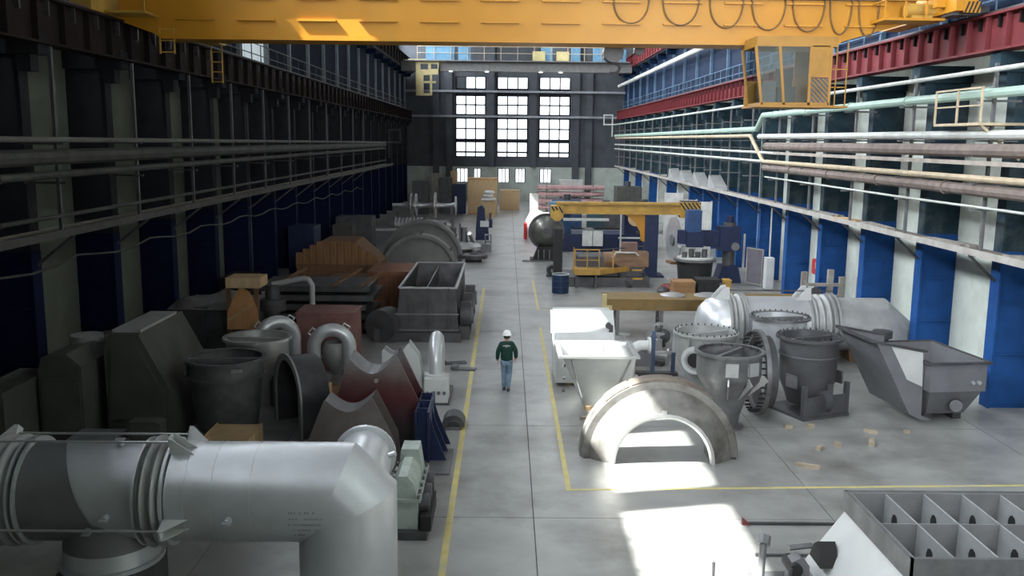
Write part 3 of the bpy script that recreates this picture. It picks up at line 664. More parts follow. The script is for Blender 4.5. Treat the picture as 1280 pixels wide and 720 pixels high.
t = saddle('saddle_support', 'dark saddle support with red primer band, taller of the two near the duct', (-3.08, 21.3, 0), [(-1.0, 0), (1.3, 0), (1.3, .9), (.98, 1.35), (.52, 2.34)] + N1[::-1] + [(-.66, 2.25), (-1.0, 1.0)], .9, grad, N1)
B().cyl((.02, -.06, 1.75), (.02, .02, 1.75), .05, n=10).build('lifting_eye', lite_steel, t)
for x in (1.02, 1.30): B().box(x, x + .05, -.9, .9, 0, 1.25).build('side_fin', navy, t)
for y in (-.75, -.1, .55): B().prism([(1.05, 0), (1.75, 0), (1.45, .75), (1.3, 1.3), (1.05, 1.3)], y, y + .05).build('rib', navy, t)
N2 = notch_pts(-.56, 1.66, .48, 1.72, .30)
t = saddle('saddle_support', 'grey brown saddle support with a curved top, directly behind the silver duct', (-3.45, 19.9, 0), [(-1.05, 0), (1.05, 0), (.98, .75), (.50, 1.70)] + N2[::-1] + [(-.60, 1.62), (-1.0, .62)], .7, mat('brown_grey_steel', (.17, .145, .135), .5, .3, .2, 2), N2)
o = B().box(-.55, .55, -.9, .8, 0, .045).build('floor_plate', mid_steel, None, (-1.78, 20.6, 0)); tag(o, 'flat grey steel plate on the floor under the navy ribs by the aisle', 'plate')
t = thing('bearing_half', 'small grey bearing block on the floor between navy ribs and aisle line', 'bearing', (-1.33, 23.3, 0))
B().box(-.2, .2, -.35, .35, 0, .08).build('base', mid_steel, t); B().lathe([(.16, -.3), (.3, -.3), (.3, .3), (.16, .3)], 14, (0, 0, .08), 'Y', 0, PI, True).build('cap', dark_steel, t)

# ---- white painted casing and bend by the aisle
N3 = notch_pts(-.55, 1.45, .15, 1.62, .25)
t = saddle('white_casing', 'white primed casing plate with a notch beside the upright white bend', (-2.95, 25.9, 0), [(-.6, 0), (.55, 0), (.55, .75), (.45, 1.25), (.18, 1.62)] + N3[::-1] + [(-.6, 1.40)], .5, white_p, N3)
t = thing('pipe_bend', 'upright white pipe bend bolted to a white block at the left aisle edge', 'pipe', (-1.95, 26.2, 0))
B().tube([(-.05, -.55, .5), (-.05, -.55, 1.1)] + [(-.05, .05 - .6 * math.cos(R(a)), 1.1 + .62 * math.sin(R(a))) for a in range(20, 180, 16)] + [(-.05, .65, 1.1), (-.05, .65, .3)], .20, 16).build('bend', silver, t, ang=50)
B().box(-.32, .34, -.95, -.2, 0, .75).build('block', white_p, t); B().box(-.36, .38, -1.0, 1.0, 0, .06).build('base_plate', dark_steel, t)
for k in range(4): B().cyl((-.24 + .16 * k, -.95, .35), (-.24 + .16 * k, -1.02, .35), .05, n=8).build('bolt', mid_steel, t)
B().cyl((-.05, -.55, .75), (-.05, -.55, .82), .3, n=20).build('flange', white_p, t)
for k, (x, y, a, ln, lab) in enumerate([(-1.75, 30.1, .25, .9, 'dark steel strip lying flat by the left aisle line, nearest the bin'), (-1.35, 29.3, -.15, .8, 'bent grey steel strip lying at the left aisle line')]):
    o = B().box(-ln / 2, ln / 2, -.14, .14, 0, .06).box(-ln / 2, -ln / 2 + .2, -.2, .2, .06, .14).build('steel_strip', dark_steel if k == 0 else mid_steel, None, (x, y, 0), a); tag(o, lab, 'steel strip')

# ---- U bends
def ubend(label, loc, wd, h, r, rz):
    t = thing('return_bend', label, 'pipe', loc, rz); c = wd / 2 - r; zc = h - c - r
    B().tube([(-c, 0, .1)] + [(-c, 0, zc * .6)] + [(-c * math.cos(R(a)), 0, zc + c * math.sin(R(a))) for a in range(0, 181, 15)] + [(c, 0, .35)], r, 18).build('bend', silver, t, ang=50)
    for x, z in ((-c, .1), (c, .35)): B().cyl((x, 0, z), (x, 0, z + .07), r + .09, n=20).build('flange', silver2, t)
    B().cyl((-c, 0, zc * .75), (-c, 0, zc * .75 + .05), r + .04, n=18).build('collar', silver2, t)
    for a in (40, 125):
        p = Vector((-c * math.cos(R(a)), 0, zc + c * math.sin(R(a)))); d = Vector((-math.cos(R(a)), 0, math.sin(R(a)))); q = p + d * (r + .08)
        e = Vector((d.z, 0, -d.x)) * .1
        B().tube([p + d * r * .9 - e, q - e, q + e, p + d * r * .9 + e], .022, 6).build('lifting_lug', silver, t)
    B().cyl((c, 0, 0), (c, 0, .35), r + .02, n=18).build('foot', dark_steel, t); B().box(-c - r, -c + r, -r, r, 0, .1).build('pad', wood_b, t)
    return t
t = ubend('silver return bend with lifting lugs standing upright beside the dark saddle', (-5.2, 27.0, 0), 1.45, 1.98, .20, .15)
B().lathe([(.12, .3), (.40, .75), (.42, 1.1), (.3, 1.3)], 20, (.1, .5, 0)).build('inner_cone', silver2, t)
ubend('silver return bend farther back, half hidden behind the open tanks', (-7.15, 28.3, 0), 1.5, 1.95, .21, .5)

# ---- open conical tanks
def tank(name, label, loc, prof, wall, m, bar=True, nb=0, rz=0., rim=.08, legs=None, mi=None):
    t = thing(name, label, 'tank', loc, rz)
    inner = [(max(.02, r - wall), z) for r, z in prof[::-1]]
    B().lathe(prof + inner, 40).build('shell', m, t)
    R0, Z0 = prof[-1]
    B().lathe([(R0 - wall, Z0 - .05), (R0 + rim, Z0 - .05), (R0 + rim, Z0 + .02), (R0 - wall, Z0 + .02)], 40, closed=True).build('rim_flange', mi or m, t)
    if bar: B().box(-R0 + .02, R0 - .02, -.05, .05, Z0 - .14, Z0 - .02).build('cross_bar', mi or m, t)
    if nb:
        b = B(); bolts(b, (0, 0, Z0 + .02), R0 + rim * .35, nb, .022, .06); o = b.build('rim_studs', dark_steel, t); o['kind'] = 'stuff'
    B().cyl((0, 0, prof[0][1]), (0, 0, prof[0][1] + .03), prof[0][0], n=32).build('bottom', mi or m, t)
    return t
t = tank('open_tank', 'grey open-topped steel tank with cross bar in front of the left wall casings', (-7.05, 22.7, 0), [(.55, 0), (.74, .18), (.84, .9), (.88, 1.5), (.92, 1.54), (.92, 1.95)], .03, mid_steel, True, 0, .1)
B().lathe([(.92, 1.5), (.965, 1.5), (.965, 1.54), (.92, 1.54)], 40, closed=True).build('band', mid_steel, t)
B().box(.3, .55, -.98, -.88, 1.78, 1.86).build('lug', silver2, t); B().box(-.95, -.88, -.4, -.1, 1.6, 1.9).build('lug', mid_steel, t)
t = tank('open_tank', 'pale steel open tank with conical base behind the grey tank', (-6.95, 25.3, 0), [(.4, 0), (.42, .5), (.78, 1.2), (.85, 1.3), (.87, 1.92)], .03, lite_steel, True, 0, -.1)
for a in range(3): B().box(-.03, .03, .5, .75, 0, .9).rot(Matrix.Rotation(R(120 * a), 4, 'Z')).build('leg', mid_steel, t)
# dark half shell on edge
t = thing('half_shell', 'dark half-round steel shell with pale rim standing like an arch beside the grey tank', 'casing', (-5.55, 22.9, 0), R(-58))
B().lathe([(.90, 0), (.97, 0), (.97, .75), (.90, .75)], 30, (0, 0, .95), 'Y', 0, PI, True).box(-.97, -.90, 0, .75, 0, .95).box(.90, .97, 0, .75, 0, .95).build('shell', dark_steel, t)
B().lathe([(.88, -.05), (1.05, -.05), (1.05, .0), (.88, .0)], 30, (0, 0, .95), 'Y', 0, PI, True).box(-1.05, -.88, -.05, 0, 0, .95).box(.88, 1.05, -.05, 0, 0, .95).build('rim', silver2, t)
B().lathe([(.01, .70), (.92, .70)], 30, (0, 0, .95), 'Y', 0, PI).box(-.92, .92, .68, .72, 0, .95).build('end_wall', dark_steel, t)

# ---- crates and timber on the left
def crate(name, label, x0, x1, y0, y1, z0, z1, m, boards=5, cat='crate', group=None, side='Y', frame=None, lid=True):
    t = thing(name, label, cat, ((x0 + x1) / 2, (y0 + y1) / 2, z0), 0, group); a, c, h = (x1 - x0) / 2, (y1 - y0) / 2, z1 - z0
    B().box(-a + .03, a - .03, -c + .03, c - .03, .02, h - .03).build('body', m, t)
    wd = 2 * a / boards; src = None
    for k in range(boards):
        if src is None: src = B().box(-wd / 2 + .012, wd / 2 - .012, -.03, 0, 0, h).build('board', m, t, (-a + wd * (k + .5), -c + .03, 0), smooth=False)
        else: inst(src, t, (-a + wd * (k + .5), -c + .03, 0))
    sb = max(2, int(2 * c / wd)); ws = 2 * c / sb; src = None
    for k in range(sb):
        for sx in (-1, 1):
            if src is None: src = B().box(-.03, 0, -ws / 2 + .012, ws / 2 - .012, 0, h).build('board', m, t, (-a + .03, -c + ws * (k + .5), 0), smooth=False)
            else: inst(src, t, ((-a + .03) if sx < 0 else a, -c + ws * (k + .5), 0))
    if lid: B().box(-a - .03, a + .03, -c - .03, c + .03, h - .03, h + .02).build('lid', m, t)
    fm = frame or m
    for z in (.04, h - .16): B().box(-a - .01, a + .01, -c - .035, -c, z, z + .12).build('batten', fm, t)
    return t
crate('timber_crate', 'open pale timber crate just behind the silver duct', -6.95, -5.85, 20.2, 21.5, 0, .62, wood, 4, lid=False)
crate('timber_crate', 'low brown crate with pale edge board beside the half shell', -6.0, -4.75, 24.3, 26.0, 0, .34, wood_b, 4, frame=wood)
crate('timber_box', 'brown wooden box stacked on the low brown crate', -5.95, -5.2, 24.4, 25.4, .36, .86, mat('mid_brown_wood', (.24, .13, .065), .8, 0, .2), 3)
o = B().box(-.26, .26, -.2, .2, 0, .22).box(-.26, -.02, -.2, .2, .22, .26).build('timber_block', wood, None, (-5.62, 24.8, .88)); tag(o, 'pale timber block on top of the brown wooden box', 'timber')
o = B().box(-.16, .16, -.25, .25, 0, .38).box(-.18, .18, -.27, .27, 0, .05).build('timber_block', wood, None, (-4.98, 24.65, .36)); tag(o, 'pale upright timber block at the right end of the low brown crate', 'timber')
t = thing('plywood_cradle', 'orange plywood gable with a thick pale beam across its top on the left', 'cradle', (-8.6, 29.7, 0))
B().prism([(-.55, 1.2), (.50, 1.2), (.45, 1.9), (.22, 2.45), (-.05, 2.62), (-.25, 2.4), (-.5, 1.8)], 0, .08).build('gable', wood_o, t)
B().bar((-.5, -.03, 1.5), (.35, -.03, 2.05), .05).build('brace', wood, t)
B().box(-.45, .65, -.3, .7, 2.62, 2.95).build('beam', wood, t)
for x in (-.5, .42): B().box(x - .06, x + .06, .05, .2, 0, 2.62).build('post', wood_b, t)
t = thing('tube_loop', 'inverted U of silver tube on a dark valve behind the plywood gable', 'pipe', (-7.35, 31.6, 0))
B().tube([(-.75, 0, 2.40), (.35, 0, 2.62), (.52, 0, 2.58), (.62, 0, 2.40), (.62, 0, .6)], .10, 12).build('tube', silver2, t, ang=50)
B().cyl((-.75, 0, 0), (-.75, 0, 2.4), .26, n=18).cyl((-.75, 0, 1.5), (-.75, 0, 1.9), .45, n=18).build('valve_body', dark_steel, t); B().box(.45, .8, -.2, .2, 0, .6).build('foot', dark_steel, t)
crate('steel_crate', 'red-brown painted box behind the silver return bend', -6.7, -4.85, 29.0, 30.4, 0, 1.9, mat('red_brown_paint', (.20, .10, .085), .7, 0, .15), 2, 'box')
# dark plate stack with slanting timbers
t = thing('plate_stack', 'stack of long dark steel frames left of the dark bin', 'stack', (-7.25, 36.2, 0))
for k in range(5): B().box(-2.2 + .1 * (k % 2), 2.2 - .15 * (k % 3), -1.5, 1.4 - .1 * k, .2 + .36 * k, .42 + .36 * k).build('frame', dark_steel, t)
for x in (-1.7, 1.6): B().box(x - .1, x + .1, -1.4, 1.3, 0, .2).build('bearer', wood_b, t)
for k, (x, a) in enumerate(((-1.6, .5), (.6, .7), (1.7, .9))): B().bar((x, -1.5, 1.85), (x + .8, .6, 2.25), .1).build('timber', wood_b, t)
t = crate('gabled_crate', 'large brown plank crate with gabled top against the left wall area', -10.2, -6.2, 44.5, 47.5, 0, 1.35, wood_b, 12)
for k in range(12):
    x = -1.85 + .336 * k; h = 1.15 - .55 * max(0, abs(x + .1) - .7) ; B().box(x - .155, x + .155, -1.53, -1.48, 1.36, 1.36 + max(.15, h)).build('gable_board', mat('gable_brown_wood', (.21, .115, .055), .8, 0, .25, 3, None, .5, 1, 0, .3, (4, 4, .3)), t)
B().prism([(-2.0, 1.36), (2.0, 1.36), (.85, 2.46), (-.85, 2.46)], -1.45, 1.3).build('gable_body', wood_b, t)
crate('plank_crate', 'reddish brown plank crate behind the dark bin, beside the gabled crate', -6.0, -4.1, 39.6, 42.4, 0, 1.72, mat('reddish_wood', (.19, .085, .05), .8, 0, .25, 3, None, .5, 1, 0, .3, (4, 4, .3)), 5)
crate('plank_crate', 'low reddish crate between the gabled crate and the plate stack', -8.0, -6.3, 40.2, 42.6, 0, 1.2, wood_b, 5)
# ---- dark bin with housings
t = thing('steel_bin', 'long dark steel bin with open top and pale rim on the left of the aisle', 'bin', (-2.85, 33.6, 0))
B().shell((-1.25, 1.1, 0, 6.4, .35), (-1.05, 1.0, -.0, 6.9, 2.02), .05).build('shell', dark_steel, t)
b = B(); b.box(-1.12, 1.07, -.05, .03, 1.98, 2.04).box(-1.12, 1.07, 6.87, 6.95, 1.98, 2.05).box(-1.12, -1.04, 0, 6.9, 1.98, 2.04).box(.99, 1.07, 0, 6.9, 1.98, 2.04); b.build('rim', silver2, t)
B().box(-.15, -.10, .05, 6.8, 1.2, 1.9).build('divider', dark_steel, t)
for z in (1.0, .4): B().box(-1.25, 1.12, -.07, .0, z, z + .05).build('rib', mid_steel, t)
for x in (-.75, .0, .75): B().box(x - .025, x + .025, -.06, .0, .4, 2.0).build('rib', dark_steel, t)
B().box(-1.3, 1.2, -.2, 6.4, 0, .35).build('skid', dark_steel, t)
for k in range(3):
    y = 1.0 + 2.0 * k; B().cyl((1.15, y, .8), (1.55, y, .8), .55, n=22).box(1.1, 1.5, y - .7, y + .7, .0, .5).build('side_housing', dark_steel, t)
    B().cyl((1.55, y, .8), (1.62, y, .8), .3, n=18).build('side_cover', mid_steel, t)
B().cyl((-1.8, -.3, .62), (-1.5, .5, .62), .6, n=24).build('end_disc', dark_steel, t); B().box(-2.0, -1.2, -.3, 1.2, 0, .5).build('end_block', dark_steel, t)
# ---- grey casing halves further back
def half_casing(label, loc, Rr, d, rz=0):
    t = thing('casing_half', label, 'casing', loc, rz)
    B().lathe([(Rr - .12, -d), (Rr, -d), (Rr, d), (Rr - .12, d)], 28, (0, 0, 0), 'Y', 0, PI, True).build('shell', dome_grey, t)
    B().lathe([(.3, -d * .9), (Rr * .55, -d * .75), (Rr - .1, -d * .5)], 28, (0, 0, 0), 'Y', 0, PI).build('end_plate', dome_grey, t)
    B().lathe([(Rr - .02, -d - .06), (Rr + .09, -d - .06), (Rr + .09, -d), (Rr - .02, -d)], 28, (0, 0, 0), 'Y', 0, PI, True).build('flange', dome_grey, t)
    for a in (35, 90, 145): B().box(-.05, .05, -d, d, Rr, Rr + .12).rot(Matrix.Rotation(R(90 - a), 4, 'Y')).build('rib', casing_grey, t)
half_casing('grey turbine casing half lying behind the dark bin', (-4.9, 52.5, 0), 2.05, .8)
half_casing('grey turbine casing half, farther and larger, beyond the first one', (-5.2, 58.0, 0), 2.4, .9)
half_casing('small grey casing half between the gabled crate and the larger casings', (-8.6, 50.4, 0), 1.3, .6)
# ---- shaded casings along the left wall
t = thing('grey_casing', 'low grey casing with flat lid in the dark left corner', 'casing', (-11.45, 20.9, 0))
B().box(-.50, .22, -.9, 1.2, 0, 1.6).build('body', casing_grey, t); B().box(-.53, .26, -1.0, 1.3, 1.6, 1.75).build('lid', casing_grey, t); B().cyl((-.3, -.9, 1.3), (-.3, -1.05, 1.3), .16, n=16).build('port', casing_grey, t)
t = thing('grey_casing', 'tall grey casing with round pale hatch next to the low lidded casing', 'casing', (-10.55, 22.0, 0))
B().prism([(-.6, 0), (.45, 0), (.45, 2.0), (.1, 2.3), (-.5, 2.2), (-.6, 1.8)], -.6, 2.4).build('body', casing_grey, t); B().cyl((-.2, 1.2, 2.2), (-.2, 1.2, 2.40), .4, n=20).build('hatch', silver2, t); B().box(-.5, .4, -.66, -.6, .4, 1.6).build('panel', casing_grey, t)
t = thing('grey_casing', 'large sloping grey casing, tallest of the shaded casings on the left', 'casing', (-9.35, 22.6, 0))
B().prism([(-.5, 0), (1.25, 0), (1.25, .9), (.35, 2.65), (-.35, 2.65), (-.5, 2.3)], -.5, 2.6).build('body', casing_grey, t); B().prism([(-.42, .5), (.95, .5), (.95, 1.1), (.3, 2.4), (-.3, 2.4)], -.56, -.5).build('panel', casing_grey, t); B().box(-.35, .35, -.3, 2.2, 2.65, 2.72).build('top_flange', silver2, t)
t = thing('steel_box', 'small dark box on the floor before the sloping grey casing', 'box', (-9.5, 20.6, 0))
B().box(-.5, .5, -.5, .5, 0, .5).build('body', casing_grey, t); B().box(-.53, .53, -.53, .53, .5, .56).build('lid', grey_p, t)
o = B().prism([(-.35, 0), (.4, 0), (.4, .75), (.3, .8), (-.35, .8)], 0, .4).cyl((.28, -.03, .6), (.28, .02, .6), .06, n=10).build('steel_block', casing_grey, None, (-8.5, 20.9, 0)); tag(o, 'grey steel block with a round hole left of the grey open tank', 'block')
t = thing('tarped_container', 'dark container with a rumpled tarpaulin top near the left wall', 'container', (-10.25, 32.2, 0))
B().box(-1.5, 1.5, -.2, 2.2, 0, 1.5).build('body', dark_steel, t)
b = B(); vs = []; 
for i in range(13):
    for j in range(9): vs.append((-1.65 + 3.3 * i / 12, -.35 + 2.7 * j / 8, 1.55 + (.18 * rnd.random() + .15 * math.sin(i * .9) * math.sin(j * .7) if 0 < i < 12 and 0 < j < 8 else -.12)))
b.add(vs, [(i * 9 + j, (i + 1) * 9 + j, (i + 1) * 9 + j + 1, i * 9 + j + 1) for i in range(12) for j in range(8)]).build('tarpaulin', mat('grey_tarpaulin', (.13, .125, .125), .6), t, ang=80)
for x in (-1.2, -.4, .4, 1.2): B().box(x - .04, x + .04, -.26, -.2, 0, 1.45).build('rib', dark_steel, t)
for k, (x, y, w2, d, h, m, lab) in enumerate([(-11.2, 37.5, 1.2, 2.0, 1.7, red_dk, 'dark maroon cabinet by the left wall beyond the tarped container'), (-11.3, 50.5, 1.4, 2.0, 2.6, navy, 'navy cabinet against the left wall beyond the gabled crate'), (-10.3, 62, 2.4, 2.0, 2.2, dark_steel, 'dark machine cabinet far along the left wall'), (-10.0, 56.0, 1.2, 1.5, 2.2, casing_grey, 'grey upright cabinet on the far left beside the casing halves')]):
    t = thing('cabinet', lab, 'cabinet', (x, y, 0)); B().box(-w2 / 2, w2 / 2, 0, d, .1, h).build('body', m, t); B().box(-w2 / 2 + .05, -.02, -.03, 0, .2, h - .1).build('door', m, t); B().box(.02, w2 / 2 - .05, -.03, 0, .2, h - .1).build('door', m, t); B().box(-w2 / 2, w2 / 2, .05, d, 0, .1).build('plinth', black, t)
# ---- rotors and flat castings further along
def rotor(label, x0, x1, y, zc, discs, rs, stand=True):
    t = thing('turbine_rotor', label, 'rotor', ((x0 + x1) / 2, y, 0)); c = (x0 + x1) / 2
    pr = []; n = 40
    for i in range(n + 1):
        x = x0 + (x1 - x0) * i / n; near = min(abs(x - d) for d, _ in discs); pr.append((rs + .20 * math.exp(-near * 4.0), x - c))
    B().lathe(pr, 20, (0, 0, zc), 'X').build('shaft', lite_steel, t, ang=60)
    for d, r in discs: B().cyl((d - c - .06, 0, zc), (d - c + .06, 0, zc), r, n=28).build('disc', lite_steel, t)
    for x in ((x0 + .4 - c), (x1 - .4 - c)): B().prism([(-.5, 0), (.5, 0), (.2, zc - rs - .02), (-.2, zc - rs - .02)], x - .12, x + .12, 'X').build('trestle', dark_steel, t)
    return t
rotor('bright turbine rotor with tall thin discs on trestles far on the left', -9.2, -4.0, 74.5, 2.15, [(-7.65, 1.0), (-7.3, .95), (-5.75, 1.05), (-4.1, .75)], .16)
rotor('bladed rotor lying low in front of the tall-disc rotor', -8.9, -4.2, 70.2, .95, [(-8.4 + .28 * k, .62 - .03 * (k % 3)) for k in range(8)] + [(-5.6 + .2 * k, .42) for k in range(6)], .14)
t = thing('long_bench', 'long pale topped work bench before the rotors on the left', 'bench', (-7.0, 67.2, 0))
B().box(-3.2, 2.6, -.4, .4, .82, .95).build('bench_top', pipe_white, t)
for x in (-3.0, -1.1, .8, 2.4): B().box(x - .06, x + .06, -.35, .35, 0, .82).build('leg', dark_steel, t)
t = thing('round_casting', 'flat round pale casting with a hole beside the aisle on the left', 'casting', (-2.9, 61.5, 0))
B().lathe([(.4, .35), (1.35, .30), (1.35, .42), (.9, .55), (.4, .62)], 32, closed=True).build('plate', lite_steel, t); B().cyl((0, 0, 0), (0, 0, .34), .6, n=20).build('pedestal', dark_steel, t); B().box(1.2, 1.9, -.3, .3, 0, .5).build('block', mid_steel, t)
t = thing('round_casting', 'dark flat round casting on the aisle side, nearest of the castings', 'casting', (-2.0, 56.5, 0))
B().lathe([(.3, .2), (.85, .2), (.85, .42), (.3, .46)], 24, closed=True).build('plate', dark_steel, t); B().box(-.5, .5, -.4, .4, 0, .2).build('base', black, t)
t = thing('machine_parts', 'pile of dark turned parts with upright ribs behind the round castings', 'machine', (-3.9, 65.0, 0))
for k in range(6): B().box(-1.2 + .35 * k, -1.05 + .35 * k, -.4, .4, 0, .9 + .35 * (k % 3)).build('rib', mid_steel if k % 2 else dark_steel, t)
B().box(-1.4, 1.6, -.5, .6, 0, .3).build('base', dark_steel, t); B().cyl((1.3, -.3, .9), (1.6, .4, .2), .16, n=12).build('tube', lite_steel, t); B().cyl((.9, 0, .3), (.9, 0, 1.3), .3, .22, n=16).build('hub', mid_steel, t)
t = thing('parts_stand', 'small open steel frame at the aisle edge beyond the round castings', 'frame', (-1.25, 63.4, 0))
for x in (-.2, .2):
    for y in (-.3, .3): B().box(x - .03, x + .03, y - .03, y + .03, 0, .95).build('leg', mid_steel, t)
for z in (.45, .92): B().box(-.23, .23, -.33, .33, z, z + .05).build('shelf', mid_steel, t)
t = thing('pillar_machine', 'navy pillar machine with white panel at the left aisle edge far back', 'machine', (-1.85, 69.3, 0))
B().prism([(-.45, 0), (.55, 0), (.5, .9), (.3, 1.1), (.22, 2.3), (.0, 2.6), (-.3, 2.45), (-.42, 1.0)], -.5, .5).build('body', navy, t); B().box(-.1, .55, -.56, -.5, 1.0, 1.45).build('panel', white_p, t); B().box(.5, .8, -.2, .3, .9, 1.5).build('head', navy, t); B().cyl((.65, .05, 1.5), (.65, .05, 2.0), .1, n=10).build('motor', dark_steel, t)
crate('plywood_crate', 'big pale plywood crate standing at the far end of the aisle', -3.9, -.95, 92.8, 95.5, 0, 3.6, wood, 6, frame=wood_o)
crate('timber_crate', 'long low timber crate under the far small windows', -.7, 1.4, 99, 101, 0, 2.1, wood, 5)
t = crate('timber_crate', 'small crate with white sacks before the big plywood crate', -2.5, -1.1, 90.0, 91.5, 0, 1.4, wood, 4)
for k, (x, z) in enumerate(((-.2, .0), (.25, .05), (0, .38), (.1, .72))): B().lathe([(.02, 0), (.5, .08), (.55, .2), (.4, .36), (.02, .4)], 14, (x, 0, 1.42 + z)).build('sack', rag, t, ang=80)
for k, (x, y, w2, h, m, lab) in enumerate([(-4.8, 93.5, 1.3, 3.0, navy, 'dark navy locker left of the big plywood crate'), (-6.2, 94.0, 1.2, 3.6, dark_steel, 'dark upright locker second from the big plywood crate'), (-5.45, 95.6, .7, 4.2, wood, 'tan board standing upright between the far dark lockers'), (-7.3, 95.0, .9, 4.0, wood_g, 'grey-brown panel leaning at the far left end of the hall'), (-8.6, 92, 1.6, 3.3, dark_steel, 'black cabinet at the far left end, leftmost of the lockers')]):
    t = thing('locker', lab, 'locker', (x, y, 0)); B().box(-w2 / 2, w2 / 2, 0, .5 if k in (2, 3) else 1.2, 0, h).build('body', m, t)
    if k not in (2, 3): B().box(-w2 / 2 + .05, -.02, -.03, 0, .1, h - .1).build('door', m, t); B().box(.02, w2 / 2 - .05, -.03, 0, .1, h - .1).build('door', m, t)
    else: B().box(-w2 / 2, w2 / 2, -.04, 0, h * .5, h * .5 + .15).build('batten', m, t)

# ================================================================ the walking worker
def skin(name, m, verts, edges, radii, parent, lv=2, root=0):
    me = bpy.data.meshes.new(name); me.from_pydata(verts, edges, []); o = bpy.data.objects.new(name, me); COL.objects.link(o)
    md = o.modifiers.new('skin', 'SKIN'); md.use_smooth_shade = True
    for i, r in enumerate(radii):
        sv = me.skin_vertices[0].data[i]; sv.radius = r if isinstance(r, tuple) else (r, r); sv.use_root = (i == root)
    s = o.modifiers.new('sub', 'SUBSURF'); s.levels = lv; s.render_levels = lv
    me.materials.append(m); o.parent = parent; return o
t = thing('person', 'worker in white helmet, dark green jacket and jeans walking away along the aisle', 'person', (.05, 26.9, 0), R(-2))
# body: one continuous figure (pelvis rooted)
V = [(0, 0, .93), (0, .0, 1.15), (0, .02, 1.38), (0, .03, 1.50), (0, .05, 1.62), (0, .05, 1.72),
     (-.165, .01, 1.39), (-.26, -.01, 1.18), (-.28, .06, .95), (-.275, .10, .87), (.165, .01, 1.39), (.272, -.045, 1.20), (.272, .05, .99), (.262, .10, .91),
     (-.09, 0, .90), (-.085, .05, .50), (-.075, .02, .10), (-.075, .12, .04), (.09, 0, .90), (.082, .01, .50), (.058, -.14, .13), (.058, -.03, .05)]
E_ = [(0, 1), (1, 2), (2, 3), (3, 4), (4, 5), (2, 6), (6, 7), (7, 8), (8, 9), (2, 10), (10, 11), (11, 12), (12, 13), (0, 14), (14, 15), (15, 16), (16, 17), (0, 18), (18, 19), (19, 20), (20, 21)]
RD = [(.14, .10), (.13, .09), (.11, .085), (.05, .05), (.085, .095), (.07, .08), .045, .045, .036, .04, .045, .045, .036, .04, .075, .055, .045, .04, .075, .06, .045, .04]
skin('body', skin_m, V, E_, RD, t)
for s, hx, hy, hz in ((-1, -.275, .11, .85), (1, .262, .11, .89)):
    for k in range(5):
        dx = (-.028 + .018 * k) if k < 4 else -.0; ln = (.075, .085, .08, .065, .05)[k]
        if k < 4: skin('finger', skin_m, [(hx, hy + dx, hz), (hx - s * .008, hy + dx + .01, hz - ln * .6), (hx - s * .022, hy + dx + .025, hz - ln)], [(0, 1), (1, 2)], [.010, .0095, .008], t, 1)
        else: skin('thumb', skin_m, [(hx - s * .02, hy + .03, hz + .03), (hx - s * .035, hy + .06, hz), (hx - s * .04, hy + .07, hz - .03)], [(0, 1), (1, 2)], [.011, .010, .009], t, 1)
J = [(0, 0, .88), (0, -.005, 1.0), (0, -.005, 1.2), (0, .0, 1.36), (0, .02, 1.50), (-.165, .01, 1.40), (-.262, -.01, 1.18), (-.285, .075, .91), (.165, .01, 1.40), (.275, -.045, 1.20), (.275, .07, .96)]
o = skin('jacket', jacket_m, J, [(0, 1), (1, 2), (2, 3), (3, 4), (3, 5), (5, 6), (6, 7), (3, 8), (8, 9), (9, 10)], [(.185, .14), (.20, .15), (.20, .15), (.175, .13), (.075, .08), (.098, .098), .078, .054, (.098, .098), .080, .056], t)
pr = B()
for k in range(9): pr.box(-.105 + .0235 * k, -.088 + .0235 * k, -.152, -.140, 1.372 + .010 * math.sin(PI * k / 8), 1.40 + .010 * math.sin(PI * k / 8))
for k in range(3): pr.box(-.03 + .02 * k, -.016 + .02 * k, -.152, -.140, 1.345, 1.362)
x = pr.build('back_print', white_p, t); x['kind'] = 'stuff'
skin('jeans', jeans_m, [(0, .0, .93), (-.088, .0, .86), (-.085, .05, .50), (-.075, .02, .06), (.088, .0, .86), (.082, .01, .50), (.058, -.14, .09)], [(0, 1), (1, 2), (2, 3), (0, 4), (4, 5), (5, 6)], [(.15, .12), (.115, .115), .085, .068, (.115, .115), .085, .068], t)
for x, y, z in ((-.075, .03, 0), (.058, -.12, .01)):
    B().add([(x - .045, y - .1, z), (x + .045, y - .1, z), (x + .05, y + .12, z), (x, y + .18, z), (x - .05, y + .12, z), (x - .04, y - .09, z + .09), (x + .04, y - .09, z + .09), (x + .042, y + .04, z + .08), (x, y + .16, z + .04), (x - .042, y + .04, z + .08)], [(4, 3, 2, 1, 0), (5, 6, 7, 8, 9), (0, 1, 6, 5), (1, 2, 7, 6), (2, 3, 8, 7), (3, 4, 9, 8), (4, 0, 5, 9)]).build('shoe', shoe_m, t)
B().lathe([(.088, -.06), (.097, .0), (.095, .06)], 18, (0, .05, 1.64)).build('hair', hair_m, t)
h = B().lathe([(.128, 0), (.122, .05), (.105, .10), (.07, .135), (.02, .15), (.001, .15)], 24, (0, .05, 1.685)).build('helmet', helmet_m, t, ang=60)
B().lathe([(.125, -.006), (.142, -.006), (.142, .006), (.125, .006)], 24, (0, .05, 1.685), closed=True).build('brim', helmet_m, h)
B().prism([(-.08, .15), (.08, .15), (.05, .225), (-.05, .225)], 1.675, 1.688, 'Z').build('peak', helmet_m, h)
for sx in (-1, 1): B().lathe([(.001, -.012), (.02, -.01), (.028, 0), (.02, .01)], 10, (sx * .095, .05, 1.625), 'X').build('ear', skin_m, t)
B().prism([(.045, -.03), (.07, 0), (.045, .035)], -.012, .012, 'X').rot(Matrix.Translation((0, .105, 1.62))).build('nose', skin_m, t)

